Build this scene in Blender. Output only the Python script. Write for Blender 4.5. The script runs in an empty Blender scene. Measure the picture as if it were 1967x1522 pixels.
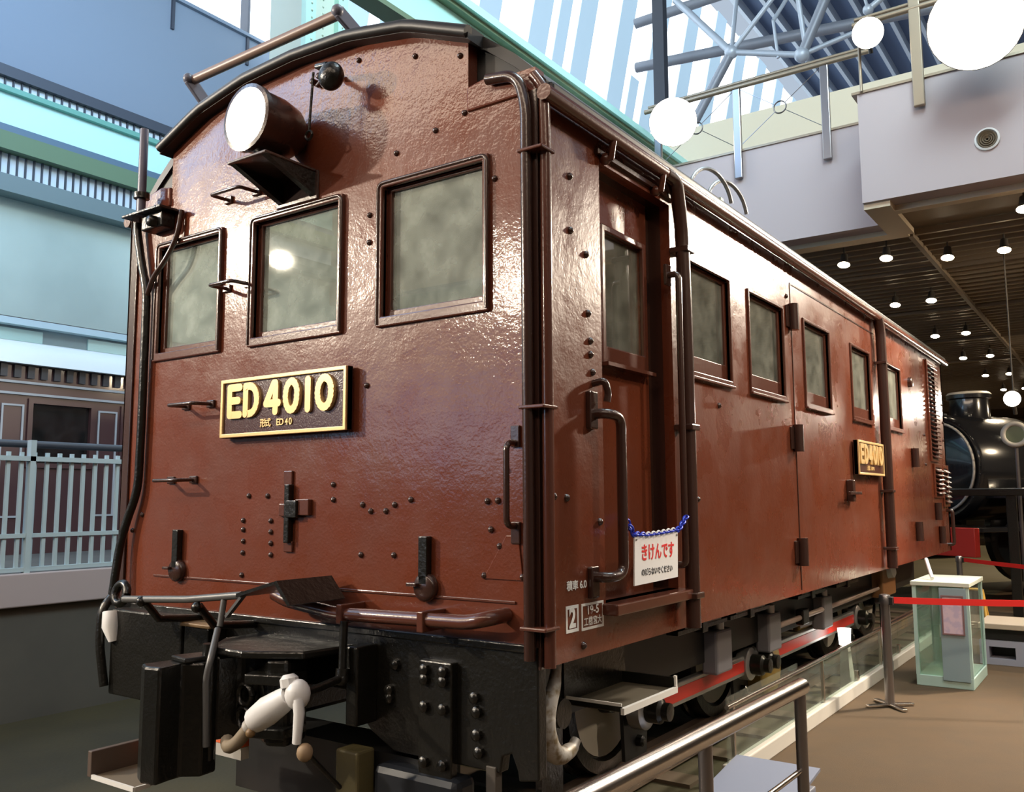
import bpy, bmesh, math, random
from mathutils import Vector, Matrix
random.seed(7)
scene = bpy.context.scene
C = scene.collection
PI = math.pi

# ------------------------------------------------------------------ camera
cam_d = bpy.data.cameras.new('camera')
cam = bpy.data.objects.new('camera', cam_d)
C.objects.link(cam)
scene.camera = cam
F_PX, YAW, PITCH, ROLL = 1713.22, -0.60933, 0.114476, -0.004628
CAM = Vector((3.0625, -2.6885, 1.5736))
fwd = Vector((math.sin(YAW) * math.cos(PITCH), math.cos(YAW) * math.cos(PITCH), math.sin(PITCH)))
rgt = Vector((math.cos(YAW), -math.sin(YAW), 0))
upv = rgt.cross(fwd)
r2 = rgt * math.cos(ROLL) + upv * math.sin(ROLL)
u2 = -rgt * math.sin(ROLL) + upv * math.cos(ROLL)
mw = Matrix((r2, u2, -fwd)).transposed().to_4x4()
mw.translation = CAM
cam.matrix_world = mw
cam_d.sensor_fit = 'HORIZONTAL'
cam_d.sensor_width = 36.0
cam_d.lens = 36.0 * F_PX / 1967.0
cam_d.clip_start = 0.05
cam_d.clip_end = 200

# ------------------------------------------------------------------ world, exposure, lights
w = bpy.data.worlds.new('world')
scene.world = w
w.use_nodes = True
w.node_tree.nodes['Background'].inputs[0].default_value = (0.62, 0.74, 0.90, 1)
w.node_tree.nodes['Background'].inputs[1].default_value = 0.6
vs = scene.view_settings
vs.view_transform = 'Standard'
vs.look = 'None'
vs.exposure = 0.30
vs.gamma = 1.0
vs.use_curve_mapping = False
scene.cycles.max_bounces = 6
scene.cycles.transparent_max_bounces = 12
scene.cycles.caustics_reflective = False
scene.cycles.caustics_refractive = False
scene.cycles.sample_clamp_indirect = 6.0


def area(name, loc, target, sx, sy, power, col):
    d = bpy.data.lights.new(name, 'AREA')
    d.shape = 'RECTANGLE'
    d.size, d.size_y, d.energy, d.color = sx, sy, power, col
    o = bpy.data.objects.new(name, d)
    C.objects.link(o)
    o.location = loc
    o.rotation_euler = (Vector(target) - Vector(loc)).to_track_quat('-Z', 'Y').to_euler()
    return o


def spot(name, loc, target, power, col, angle=60, size=0.12, blend=0.5):
    d = bpy.data.lights.new(name, 'SPOT')
    d.energy, d.color, d.spot_size, d.spot_blend, d.shadow_soft_size = power, col, math.radians(angle), blend, size
    o = bpy.data.objects.new(name, d)
    C.objects.link(o)
    o.location = loc
    o.rotation_euler = (Vector(target) - Vector(loc)).to_track_quat('-Z', 'Y').to_euler()
    return o


WARM = (1.0, 0.80, 0.55)
WARM2 = (1.0, 0.86, 0.68)
BLUE = (0.42, 0.66, 1.0)
# key spotlight to the left of the visitors, throws the headlight's shadow to the right
spot('key_spot', (-6.1, -5.0, 4.75), (0.1, 0, 1.9), 2150, WARM2, 42, 0.09)
spot('front_spot', (-3.2, -6.4, 4.25), (0.5, 0, 1.6), 520, WARM2, 45, 0.12)
# lamps along the visitors' side of the hall
spot('side_flood', (3.46, 7.55, 4.64), (1.3, 2.6, 2.0), 2000, WARM2, 85, 0.26)
spot('side_fill', (8.5, -1.5, 6.5), (1.3, 4.2, 1.6), 620, WARM, 46, 0.20)  # added fill that brightens the locomotive's side
spot('aisle_spot_a', (5.2, 3.2, 5.6), (2.2, 3.0, 0), 400, WARM2, 95, 0.15)
spot('aisle_spot_b', (4.6, 7.3, 4.9), (2.4, 6.6, 0), 420, WARM2, 95, 0.15)
spot('aisle_spot_c', (1.80, 10.32, 2.80), (1.55, 7.0, 1.5), 130, WARM2, 90, 0.10)
for i_, y_ in enumerate((10.6, 14.9, 18.5, 22.0, 26.0, 31.0)):
    spot('ceiling_spot_%d' % i_, (1.6 if i_ % 2 else 6.0, y_, 4.75), (2.5, y_ + 0.4, 0), 900, WARM, 130, 0.12)
spot('platform_fill_spot', (-0.5, -7.0, 4.6), (-3.6, 0.4, 0.4), 380, WARM2, 36, 0.12)  # added to brighten the platform wall and the floor below it
# added area lights standing in for daylight on platform, wall and girder
area('platform_daylight_fill', (-4.6, 2.5, 9.2), (-8.8, 5.5, 5.0), 9.0, 2.0, 330, (0.36, 0.61, 1.0))
area('platform_low_fill', (-5.2, -3.0, 6.0), (-6.5, 3.0, 2.4), 5.0, 1.5, 120, BLUE)
area('roof_fill', (2.5, 5.0, 13.5), (-3.0, 7.0, 7.0), 8.0, 5.0, 260, (0.66, 0.86, 1.0))  # added above the hall to light the girder
area('girder_fill', (3.0, 2.5, 10.5), (-3.0, 6.0, 6.9), 4.0, 2.0, 520, (0.70, 0.92, 1.0))  # added solely to brighten the girder's web
# daylight of the glazed end of the hall behind the visitors
area('end_glazing_daylight', (-7.0, -9.5, 3.1), (0, 0, 2.4), 4.0, 1.0, 16, BLUE)
# added area light giving the hall a general fill
area('hall_fill_light', (4.0, -1.0, 9.8), (2.5, 0, 0), 6.0, 6.0, 90, (1.0, 0.88, 0.74))

# ------------------------------------------------------------------ materials
MATS = {}


def mat(name, col, rough=0.5, metal=0.0, spec=0.5, coat=0.0, coat_rough=0.08, emis=None, estr=0.0,
        bump=None, var=None, rvar=None):
    """bump: list of (scale, strength, distance); var: (scale, second colour, lo, hi)"""
    if name in MATS:
        return MATS[name]
    m = bpy.data.materials.new(name)
    m.use_nodes = True
    nt = m.node_tree
    b = nt.nodes['Principled BSDF']
    b.inputs['Base Color'].default_value = (*col, 1)
    b.inputs['Roughness'].default_value = rough
    b.inputs['Metallic'].default_value = metal
    b.inputs['Specular IOR Level'].default_value = spec
    b.inputs['Coat Weight'].default_value = coat
    b.inputs['Coat Roughness'].default_value = coat_rough
    if emis:
        b.inputs['Emission Color'].default_value = (*emis, 1)
        b.inputs['Emission Strength'].default_value = estr
    tc = nt.nodes.new('ShaderNodeTexCoord')
    if var:
        n = nt.nodes.new('ShaderNodeTexNoise')
        n.inputs['Scale'].default_value = var[0]
        n.inputs['Detail'].default_value = 5
        nt.links.new(tc.outputs['Object'], n.inputs['Vector'])
        r = nt.nodes.new('ShaderNodeMapRange')
        r.inputs[1].default_value, r.inputs[2].default_value = var[2], var[3]
        nt.links.new(n.outputs['Fac'], r.inputs[0])
        mx = nt.nodes.new('ShaderNodeMix')
        mx.data_type = 'RGBA'
        mx.inputs[6].default_value = (*col, 1)
        mx.inputs[7].default_value = (*var[1], 1)
        nt.links.new(r.outputs[0], mx.inputs[0])
        nt.links.new(mx.outputs[2], b.inputs['Base Color'])
    if rvar:
        n = nt.nodes.new('ShaderNodeTexNoise')
        n.inputs['Scale'].default_value = rvar[0]
        n.inputs['Detail'].default_value = 4
        nt.links.new(tc.outputs['Object'], n.inputs['Vector'])
        r = nt.nodes.new('ShaderNodeMapRange')
        r.inputs[1].default_value, r.inputs[2].default_value = 0.35, 0.68
        r.inputs[3].default_value, r.inputs[4].default_value = rvar[1], rvar[2]
        nt.links.new(n.outputs['Fac'], r.inputs[0])
        nt.links.new(r.outputs[0], b.inputs['Roughness'])
    prev = None
    for sc_, st, di in (bump or []):
        n = nt.nodes.new('ShaderNodeTexNoise')
        n.inputs['Scale'].default_value = sc_
        n.inputs['Detail'].default_value = 3
        nt.links.new(tc.outputs['Object'], n.inputs['Vector'])
        bp = nt.nodes.new('ShaderNodeBump')
        bp.inputs['Strength'].default_value = st
        bp.inputs['Distance'].default_value = di
        nt.links.new(n.outputs['Fac'], bp.inputs['Height'])
        if prev:
            nt.links.new(prev.outputs[0], bp.inputs['Normal'])
        prev = bp
    if prev:
        nt.links.new(prev.outputs[0], b.inputs['Normal'])
        if coat:
            nt.links.new(prev.outputs[0], b.inputs['Coat Normal'])
    MATS[name] = m
    return m


def glass(name, tint, dust, dust_amount, gloss=0.12, rough=0.03, scale=9.0):
    if name in MATS:
        return MATS[name]
    m = bpy.data.materials.new(name)
    m.use_nodes = True
    nt = m.node_tree
    nt.nodes.clear()
    out = nt.nodes.new('ShaderNodeOutputMaterial')
    tr = nt.nodes.new('ShaderNodeBsdfTransparent')
    tr.inputs[0].default_value = (*tint, 1)
    gl = nt.nodes.new('ShaderNodeBsdfGlossy')
    gl.inputs['Color'].default_value = (1, 1, 1, 1)
    gl.inputs['Roughness'].default_value = rough
    di = nt.nodes.new('ShaderNodeBsdfDiffuse')
    di.inputs['Color'].default_value = (*dust, 1)
    tc = nt.nodes.new('ShaderNodeTexCoord')
    n = nt.nodes.new('ShaderNodeTexNoise')
    n.inputs['Scale'].default_value = scale
    n.inputs['Detail'].default_value = 6
    nt.links.new(tc.outputs['Object'], n.inputs['Vector'])
    r = nt.nodes.new('ShaderNodeMapRange')
    r.inputs[1].default_value, r.inputs[2].default_value = 0.3, 0.75
    r.inputs[3].default_value, r.inputs[4].default_value = dust_amount * 0.5, dust_amount * 1.3
    nt.links.new(n.outputs['Fac'], r.inputs[0])
    m1 = nt.nodes.new('ShaderNodeMixShader')
    nt.links.new(r.outputs[0], m1.inputs[0])
    nt.links.new(tr.outputs[0], m1.inputs[1])
    nt.links.new(di.outputs[0], m1.inputs[2])
    m2 = nt.nodes.new('ShaderNodeMixShader')
    m2.inputs[0].default_value = gloss
    nt.links.new(m1.outputs[0], m2.inputs[1])
    nt.links.new(gl.outputs[0], m2.inputs[2])
    nt.links.new(m2.outputs[0], out.inputs[0])
    MATS[name] = m
    return m


PAINT_BUMP = [(1.6, 0.32, 0.030), (24, 0.30, 0.0045), (85, 0.42, 0.0018)]
brown = mat('brown_gloss_paint', (0.150, 0.036, 0.016), 0.34, spec=0.25, coat=0.80, coat_rough=0.07, bump=PAINT_BUMP,
            var=(2.5, (0.130, 0.035, 0.018), 0.35, 0.7), rvar=(5, 0.24, 0.38))
brown_plain = mat('brown_fitting_paint', (0.10, 0.032, 0.020), 0.25, coat=0.5, bump=[(60, 0.3, 0.002)])
brown_dark = mat('dark_brown_paint', (0.045, 0.020, 0.015), 0.25, coat=0.5, bump=[(60, 0.3, 0.002)])
black = mat('black_gloss_paint', (0.009, 0.0085, 0.007), 0.30, spec=0.4, coat=0.2, bump=[(16, 0.45, 0.008), (70, 0.6, 0.003)])
black_soft = mat('black_matt_paint', (0.010, 0.010, 0.010), 0.5)
roof_black = mat('black_roof_paint', (0.016, 0.015, 0.015), 0.45, bump=[(40, 0.2, 0.002)])
green_in = mat('pale_green_interior', (0.30, 0.40, 0.32), 0.6)
brass = mat('polished_brass', (0.86, 0.60, 0.28), 0.32, metal=0.55, bump=[(80, 0.1, 0.001)])
plate_brown = mat('plate_brown', (0.060, 0.020, 0.016), 0.25, coat=0.5, bump=[(150, 0.5, 0.002)])
white_p = mat('white_paint', (0.78, 0.77, 0.74), 0.4)
white_cock = mat('white_valve_paint', (0.80, 0.80, 0.80), 0.35)
grey_steel = mat('bare_steel', (0.42, 0.42, 0.42), 0.35, metal=0.8)
worn_steel = mat('worn_painted_steel', (0.45, 0.43, 0.40), 0.5, metal=0.2, var=(30, (0.22, 0.17, 0.10), 0.45, 0.65))
bar_grey = mat('grey_bar', (0.13, 0.13, 0.13), 0.4, metal=0.3)
pipe_bar = mat('brown_grey_pipe', (0.20, 0.13, 0.10), 0.4)
red_paint = mat('red_paint', (0.55, 0.035, 0.025), 0.35)
orange_p = mat('orange_paint', (0.85, 0.16, 0.05), 0.5)
ochre = mat('ochre_grease', (0.22, 0.14, 0.02), 0.5)
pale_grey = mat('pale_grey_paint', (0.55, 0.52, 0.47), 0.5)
sign_white = mat('sign_white', (0.86, 0.85, 0.86), 0.35)
sign_red = mat('sign_red', (0.70, 0.02, 0.02), 0.5)
sign_ink = mat('sign_ink', (0.05, 0.05, 0.06), 0.5)
chain_blue = mat('chain_blue', (0.02, 0.05, 0.55), 0.35)
loco_glass = glass('dusty_window_glass', (0.72, 0.80, 0.72), (0.74, 0.82, 0.74), 0.40, 0.28, 0.015)
side_glass = glass('side_window_glass', (0.70, 0.74, 0.68), (0.55, 0.55, 0.48), 0.22, 0.25, 0.03)
clear_glass = glass('clear_glass', (0.90, 0.95, 0.92), (0.7, 0.75, 0.72), 0.05, 0.09, 0.01)
case_glass = glass('case_glass', (0.80, 0.92, 0.87), (0.45, 0.60, 0.52), 0.18, 0.12, 0.02)
head_lens = mat('headlight_lens', (1, 1, 1), 0.2, emis=(1.0, 0.86, 0.68), estr=30.0)
chrome = mat('stainless_steel', (0.72, 0.68, 0.64), 0.20, metal=1.0)
dark_steel = mat('dark_stainless', (0.30, 0.28, 0.28), 0.28, metal=0.9)
tape_red = mat('red_belt', (0.80, 0.02, 0.015), 0.6, bump=[(300, 0.2, 0.0005)])
mint = mat('mint_steel_paint', (0.52, 0.90, 0.84), 0.45)
olive = mat('olive_shadow_paint', (0.16, 0.22, 0.13), 0.5)  # shade under the girder's flanges put into the colour
case_mint = mat('case_mint', (0.40, 0.55, 0.50), 0.5)
case_panel = mat('case_panel_blue_grey', (0.25, 0.34, 0.37), 0.5)
poster = mat('poster_paper', (0.62, 0.50, 0.58), 0.6, var=(22, (0.50, 0.42, 0.55), 0.45, 0.6))
lamp_on = mat('lamp_lens', (1, 1, 1), 0.3, emis=(1.0, 0.83, 0.58), estr=26.0)
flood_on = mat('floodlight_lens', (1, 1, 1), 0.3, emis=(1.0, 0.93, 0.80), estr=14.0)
lamp_body = mat('lamp_housing', (0.12, 0.11, 0.10), 0.4, metal=0.4)
sky_pane = mat('daylit_glazing', (0.9, 0.95, 1.0), 0.3, emis=(0.86, 0.94, 1.0), estr=2.2)
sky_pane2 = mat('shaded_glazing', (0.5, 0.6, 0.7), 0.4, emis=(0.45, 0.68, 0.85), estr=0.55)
conc_wall = mat('pale_grey_wall', (0.50, 0.42, 0.42), 0.8, bump=[(60, 0.1, 0.001)])
blue_wall = mat('grey_plaster', (0.22, 0.26, 0.31), 0.8, bump=[(50, 0.1, 0.001)])
cream = mat('cream_wall', (0.72, 0.62, 0.45), 0.8)
dark_trim = mat('dark_grey_metal', (0.05, 0.055, 0.07), 0.5)
ceil_m = mat('ceiling_bronze', (0.30, 0.24, 0.17), 0.5, metal=0.0, bump=[(8, 0.1, 0.01)])
slat_m = mat('ceiling_slat', (0.36, 0.29, 0.21), 0.4, metal=0.2)
floor_m = mat('brown_carpet', (0.098, 0.064, 0.037), 0.85, spec=0.2, var=(5.0, (0.090, 0.061, 0.037), 0.4, 0.65),
              bump=[(180, 0.4, 0.003)])
bed_m = mat('olive_concrete', (0.056, 0.046, 0.018), 0.8, var=(2.0, (0.044, 0.037, 0.016), 0.4, 0.65), bump=[(40, 0.3, 0.004)])
kerb_m = mat('white_kerb_stone', (0.60, 0.57, 0.52), 0.6)
plat_m = mat('platform_concrete', (0.12, 0.112, 0.095), 0.75, var=(1.2, (0.09, 0.085, 0.075), 0.4, 0.65))
fence_m = mat('pale_blue_fence_paint', (0.50, 0.62, 0.66), 0.45)
coach_m = mat('coach_maroon', (0.085, 0.040, 0.042), 0.35, coat=0.2)
coach_roof_m = mat('coach_roof_white', (0.72, 0.76, 0.74), 0.5)
coach_line = mat('coach_lining', (0.45, 0.48, 0.52), 0.5)
coach_glass = glass('coach_glass', (0.35, 0.37, 0.36), (0.10, 0.10, 0.10), 0.2, 0.12, 0.05)
rail_m = mat('rail_steel', (0.40, 0.30, 0.24), 0.35, metal=0.8)
sleeper_m = mat('sleeper_wood', (0.10, 0.07, 0.045), 0.8)
truss_m = mat('truss_steel', (0.55, 0.60, 0.66), 0.4, metal=0.3)
roof_deck = mat('roof_deck_blue', (0.10, 0.15, 0.26), 0.6)
truss_d = mat('truss_dark', (0.30, 0.32, 0.36), 0.45, metal=0.3)
rail_bronze = mat('balustrade_bronze', (0.35, 0.28, 0.20), 0.35, metal=0.5)
steam_black = mat('steam_black', (0.012, 0.013, 0.016), 0.18, coat=0.6, coat_rough=0.06)
bench_tan = mat('bench_tan', (0.42, 0.34, 0.25), 0.6)
bench_grey = mat('bench_grey', (0.30, 0.30, 0.36), 0.6)
box_blue = mat('pale_blue_box', (0.24, 0.26, 0.34), 0.5)
seat_orange = mat('seat_fabric', (0.45, 0.22, 0.05), 0.8)
yellow_line = mat('yellow_frame', (0.75, 0.42, 0.08), 0.5)
beige_wall = mat('beige_fascia', (0.74, 0.62, 0.46), 0.8)


# ------------------------------------------------------------------ mesh helpers
class MB:
    def __init__(self):
        self.v, self.f = [], []

    def add(self, vs_, fs_):
        o = len(self.v)
        self.v += [tuple(p) for p in vs_]
        self.f += [tuple(i + o for i in f) for f in fs_]
        return self

    def box(self, x0, x1, y0, y1, z0, z1):
        v = [(x, y, z) for z in (z0, z1) for y in (y0, y1) for x in (x0, x1)]
        return self.add(v, [(0, 2, 3, 1), (4, 5, 7, 6), (0, 1, 5, 4), (2, 6, 7, 3), (0, 4, 6, 2), (1, 3, 7, 5)])

    def obox(self, c, ax, ay, az):
        c, ax, ay, az = map(Vector, (c, ax, ay, az))
        v = [c + ax * i + ay * j + az * k for k in (-1, 1) for j in (-1, 1) for i in (-1, 1)]
        return self.add(v, [(0, 2, 3, 1), (4, 5, 7, 6), (0, 1, 5, 4), (2, 6, 7, 3), (0, 4, 6, 2), (1, 3, 7, 5)])

    def bar(self, p0, p1, wd, th, up=(0, 0, 1)):
        """rectangular bar between two points; wd along side axis, th along up axis"""
        p0, p1, up = Vector(p0), Vector(p1), Vector(up)
        d = (p1 - p0)
        s = d.cross(up)
        if s.length < 1e-6:
            s = d.cross(Vector((1, 0, 0)))
        s.normalize()
        u = s.cross(d).normalized()
        return self.obox((p0 + p1) / 2, d / 2, s * wd / 2, u * th / 2)

    def tube(self, path, r, n=10, caps=True):
        path = [Vector(p) for p in path]
        rs = r if isinstance(r, (list, tuple)) else [r] * len(path)
        rings = []
        prev = None
        for i, p in enumerate(path):
            if i == 0:
                t = path[1] - path[0]
            elif i == len(path) - 1:
                t = path[-1] - path[-2]
            else:
                t = (path[i + 1] - p).normalized() + (p - path[i - 1]).normalized()
            t.normalize()
            if prev is None:
                a = Vector((0, 0, 1)) if abs(t.z) < 0.9 else Vector((1, 0, 0))
                nx = t.cross(a).normalized()
            else:
                nx = (prev - t * prev.dot(t)).normalized()
            prev = nx
            ny = t.cross(nx)
            rings.append([p + (nx * math.cos(2 * PI * k / n) + ny * math.sin(2 * PI * k / n)) * rs[i] for k in range(n)])
        v = [q for rr in rings for q in rr]
        f = []
        for i in range(len(path) - 1):
            for k in range(n):
                a, b = i * n + k, i * n + (k + 1) % n
                f.append((a, b, b + n, a + n))
        if caps:
            f.append(tuple(range(n - 1, -1, -1)))
            f.append(tuple((len(path) - 1) * n + k for k in range(n)))
        return self.add(v, f)

    def lathe(self, prof, c, axis, n=28):
        """prof: (distance along axis, radius)"""
        c, ax = Vector(c), Vector(axis).normalized()
        a = Vector((0, 0, 1)) if abs(ax.z) < 0.9 else Vector((1, 0, 0))
        e1 = ax.cross(a).normalized()
        e2 = ax.cross(e1)
        v = [c + ax * h + (e1 * math.cos(2 * PI * k / n) + e2 * math.sin(2 * PI * k / n)) * r for h, r in prof for k in range(n)]
        f = []
        for i in range(len(prof) - 1):
            for k in range(n):
                a_, b_ = i * n + k, i * n + (k + 1) % n
                f.append((a_, b_, b_ + n, a_ + n))
        f.append(tuple(range(n - 1, -1, -1)))
        f.append(tuple((len(prof) - 1) * n + k for k in range(n)))
        return self.add(v, f)

    def sphere(self, c, r, n=12, m=8, s=(1, 1, 1)):
        prof = []
        v, f = [], []
        for j in range(m + 1):
            t = PI * j / m
            for k in range(n):
                a = 2 * PI * k / n
                v.append((c[0] + r * s[0] * math.sin(t) * math.cos(a), c[1] + r * s[1] * math.sin(t) * math.sin(a), c[2] + r * s[2] * math.cos(t)))
        for j in range(m):
            for k in range(n):
                a, b = j * n + k, j * n + (k + 1) % n
                f.append((a, a + n, b + n, b))
        return self.add(v, f)

    def prism(self, poly, to3, d0, d1):
        """poly in 2-D, to3(u, v, d) gives the 3-D point"""
        n = len(poly)
        v = [to3(u, q, d0) for u, q in poly] + [to3(u, q, d1) for u, q in poly]
        f = [tuple(range(n - 1, -1, -1)), tuple(range(n, 2 * n))]
        f += [(i, (i + 1) % n, (i + 1) % n + n, i + n) for i in range(n)]
        return self.add(v, f)

    def holed(self, u0, u1, v0, v1, holes, to3, d0, d1):
        """flat wall with rectangular holes"""
        us = sorted({u0, u1, *[h[0] for h in holes], *[h[1] for h in holes]})
        vs_ = sorted({v0, v1, *[h[2] for h in holes], *[h[3] for h in holes]})
        us = [x for x in us if u0 <= x <= u1]
        vs_ = [x for x in vs_ if v0 <= x <= v1]

        def solid(i, j):
            if not (0 <= i < len(us) - 1 and 0 <= j < len(vs_) - 1):
                return False
            cu, cv = (us[i] + us[i + 1]) / 2, (vs_[j] + vs_[j + 1]) / 2
            return not any(h[0] < cu < h[1] and h[2] < cv < h[3] for h in holes)
        for i in range(len(us) - 1):
            for j in range(len(vs_) - 1):
                if not solid(i, j):
                    continue
                a, b, c, d = us[i], us[i + 1], vs_[j], vs_[j + 1]
                q = [(a, c), (b, c), (b, d), (a, d)]
                for dd in (d0, d1):
                    self.add([to3(*p, dd) for p in q], [(0, 1, 2, 3)])
                for (p, r, ii, jj) in ((q[0], q[1], i, j - 1), (q[1], q[2], i + 1, j), (q[2], q[3], i, j + 1), (q[3], q[0], i - 1, j)):
                    if not solid(ii, jj):
                        self.add([to3(*p, d0), to3(*r, d0), to3(*r, d1), to3(*p, d1)], [(0, 1, 2, 3)])
        return self

    def mesh(self, name, m, smooth=None):
        me = bpy.data.meshes.new(name)
        me.from_pydata(self.v, [], self.f)
        bm = bmesh.new()
        bm.from_mesh(me)
        bmesh.ops.remove_doubles(bm, verts=bm.verts, dist=1e-5)
        bmesh.ops.recalc_face_normals(bm, faces=bm.faces)
        bm.to_mesh(me)
        bm.free()
        if smooth:
            me.shade_smooth()
            me.set_sharp_from_angle(angle=math.radians(smooth))
        if m:
            me.materials.append(m)
        return me


LOC = {}


def link(o, parent=None):
    C.objects.link(o)
    if parent is not None:
        o.parent = parent
        if parent.name in LOC:
            o.matrix_parent_inverse = LOC[parent.name].inverted()
    return o


def part(name, b, m, parent=None, smooth=None, bevel=0.0, seg=2, label=None, stuff=False):
    o = bpy.data.objects.new(name, b.mesh(name, m, smooth))
    link(o, parent)
    if bevel:
        md = o.modifiers.new('bevel', 'BEVEL')
        md.width, md.segments, md.limit_method, md.angle_limit = bevel, seg, 'ANGLE', math.radians(40)
    if label:
        o['label'] = label
    if stuff:
        o['kind'] = 'stuff'
    return o


def tag(o, label, cat, group=None):
    o['label'], o['category'] = label, cat
    if group:
        o['group'] = group
    return o


def thing(name, label, cat, loc=(0, 0, 0), rz=0.0, group=None):
    o = bpy.data.objects.new(name, None)
    C.objects.link(o)
    o.empty_display_size = 0.2
    o.location = loc
    o.rotation_euler = (0, 0, rz)
    LOC[o.name] = Matrix.Translation(loc) @ Matrix.Rotation(rz, 4, 'Z')
    return tag(o, label, cat, group)


def struct(name, b, m, bevel=0.0, smooth=None):
    o = part(name, b, m, None, smooth, bevel)
    o['kind'] = 'structure'
    return o


def sstruct(name):
    o = bpy.data.objects.new(name, None)
    C.objects.link(o)
    o['kind'] = 'structure'
    return o


def copies(name, me, spots, parent, inv=True):
    out = []
    for p in spots:
        o = bpy.data.objects.new(name, me)
        link(o, parent)
        if len(p) > 3:
            o.location, o.rotation_euler = p[:3], p[3:6]
        else:
            o.location = p
        out.append(o)
    return out


def arc(c, r, a0, a1, n, e1, e2):
    c, e1, e2 = Vector(c), Vector(e1), Vector(e2)
    return [c + e1 * (r * math.cos(a0 + (a1 - a0) * i / n)) + e2 * (r * math.sin(a0 + (a1 - a0) * i / n)) for i in range(n + 1)]


def round_path(pts, r, n=5):
    """polyline with rounded corners"""
    pts = [Vector(p) for p in pts]
    out = [pts[0]]
    for i in range(1, len(pts) - 1):
        a, b, c = pts[i - 1], pts[i], pts[i + 1]
        d0, d1 = (a - b), (c - b)
        rr = min(r, d0.length * 0.49, d1.length * 0.49)
        p0, p1 = b + d0.normalized() * rr, b + d1.normalized() * rr
        for k in range(n + 1):
            t = k / n
            out.append(p0 * (1 - t) ** 2 + b * 2 * t * (1 - t) + p1 * t * t)
    out.append(pts[-1])
    return out


def text_mesh(s, size, m, ext=0.002, bold=0.0, sx=1.0):
    cu = bpy.data.curves.new('lettering', 'FONT')
    cu.body = s
    cu.size = size
    cu.extrude = ext
    cu.offset = bold
    cu.align_x, cu.align_y = 'CENTER', 'CENTER'
    o = bpy.data.objects.new('lettering', cu)
    C.objects.link(o)
    dg = bpy.context.evaluated_depsgraph_get()
    dg.update()
    me = bpy.data.meshes.new_from_object(o.evaluated_get(dg))
    bpy.data.objects.remove(o)
    bpy.data.curves.remove(cu)
    for v in me.vertices:
        v.co.x *= sx
    me.materials.clear()
    me.materials.append(m)
    return me


FRONT = Matrix(((1, 0, 0), (0, 0, -1), (0, 1, 0))).to_4x4()       # text facing -y
SIDE = Matrix(((0, 0, 1), (1, 0, 0), (0, 1, 0))).to_4x4()         # text facing +x


def lettering(name, s, size, m, at, frame, parent, ext=0.002, bold=0.0, sx=1.0):
    me = text_mesh(s, size, m, ext, bold, sx)
    me.name = name
    mt = frame.copy()
    mt.translation = Vector(at)
    me.transform(mt)
    o = bpy.data.objects.new(name, me)
    return link(o, parent)


def strokes(b, paths, wd, to3, d0, d1):
    """thick round-ended strokes as flat raised lettering"""
    k_ = 0
    for path in paths:
        for (a, c) in zip(path[:-1], path[1:]):
            k_ += 1
            a2, c2 = Vector(a), Vector(c)
            d = (c2 - a2)
            if d.length < 1e-6:
                continue
            nrm = Vector((-d.y, d.x)).normalized() * wd / 2
            b.prism([a2 + nrm, a2 - nrm, c2 - nrm, c2 + nrm], to3, d0, d1 + 0.00012 * k_)
        for a in path:
            k_ += 1
            b.prism([(a[0] + wd / 2 * math.cos(2 * PI * k / 10), a[1] + wd / 2 * math.sin(2 * PI * k / 10)) for k in range(10)], to3, d0, d1 + 0.00012 * k_)


def glyph(ch):
    if ch == 'E':
        return [[(1, 0), (0, 0), (0, 1), (1, 1)], [(0, 0.52), (0.85, 0.52)]]
    if ch == 'D':
        c = [(0.35 + 0.65 * math.sin(t), 0.5 - 0.5 * math.cos(t)) for t in [PI * k / 10 for k in range(11)]]
        return [[(0, 0), *c, (0, 1), (0, 0)]]
    if ch == '4':
        return [[(0.75, 0), (0.75, 1), (0.6, 1), (0, 0.3), (1, 0.3)]]
    if ch == '0':
        return [[(0.5 + 0.5 * math.cos(t), 0.5 + 0.5 * math.sin(t)) for t in [2 * PI * k / 20 for k in range(21)]]]
    return [[(0.5, 0), (0.5, 1)]]

# ================================================================== THE HALL
XY = lambda u, v, d: (u, v, d)
XZ = lambda u, v, d: (u, d, v)        # wall facing y
YZ = lambda u, v, d: (d, u, v)        # wall facing x

struct('floor', MB().box(1.06, 14.0, -15.5, 44, -0.2, 0.0), floor_m)
struct('floor_trackbed', MB().box(-3.65, 1.06, -15.5, 44, -0.2, 0.0), bed_m)
struct('trim_1', MB().box(1.06, 1.13, 2.2, 9.6, 0.0, 0.10), kerb_m, bevel=0.008)          # white kerb beside the track

# platform on the far side of the locomotive
struct('platform', MB().box(-9.0, -3.65, -15.5, 44, -0.2, 1.02), plat_m)
struct('trim_2', MB().box(-3.67, -3.60, -15.5, 44, 0.81, 1.05), conc_wall, bevel=0.01)       # pale coping under the fence

# stacked bands of the platform-side wall (x = -9)
WX = -9.0
Y0, Y1 = -15.5, 44
wl = sstruct('wall_left')


def band(name, z0, z1, proud, m, parent=wl):
    return part(name, MB().box(WX - 0.3, WX + proud, Y0, Y1, z0, z1), m, parent)


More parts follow.
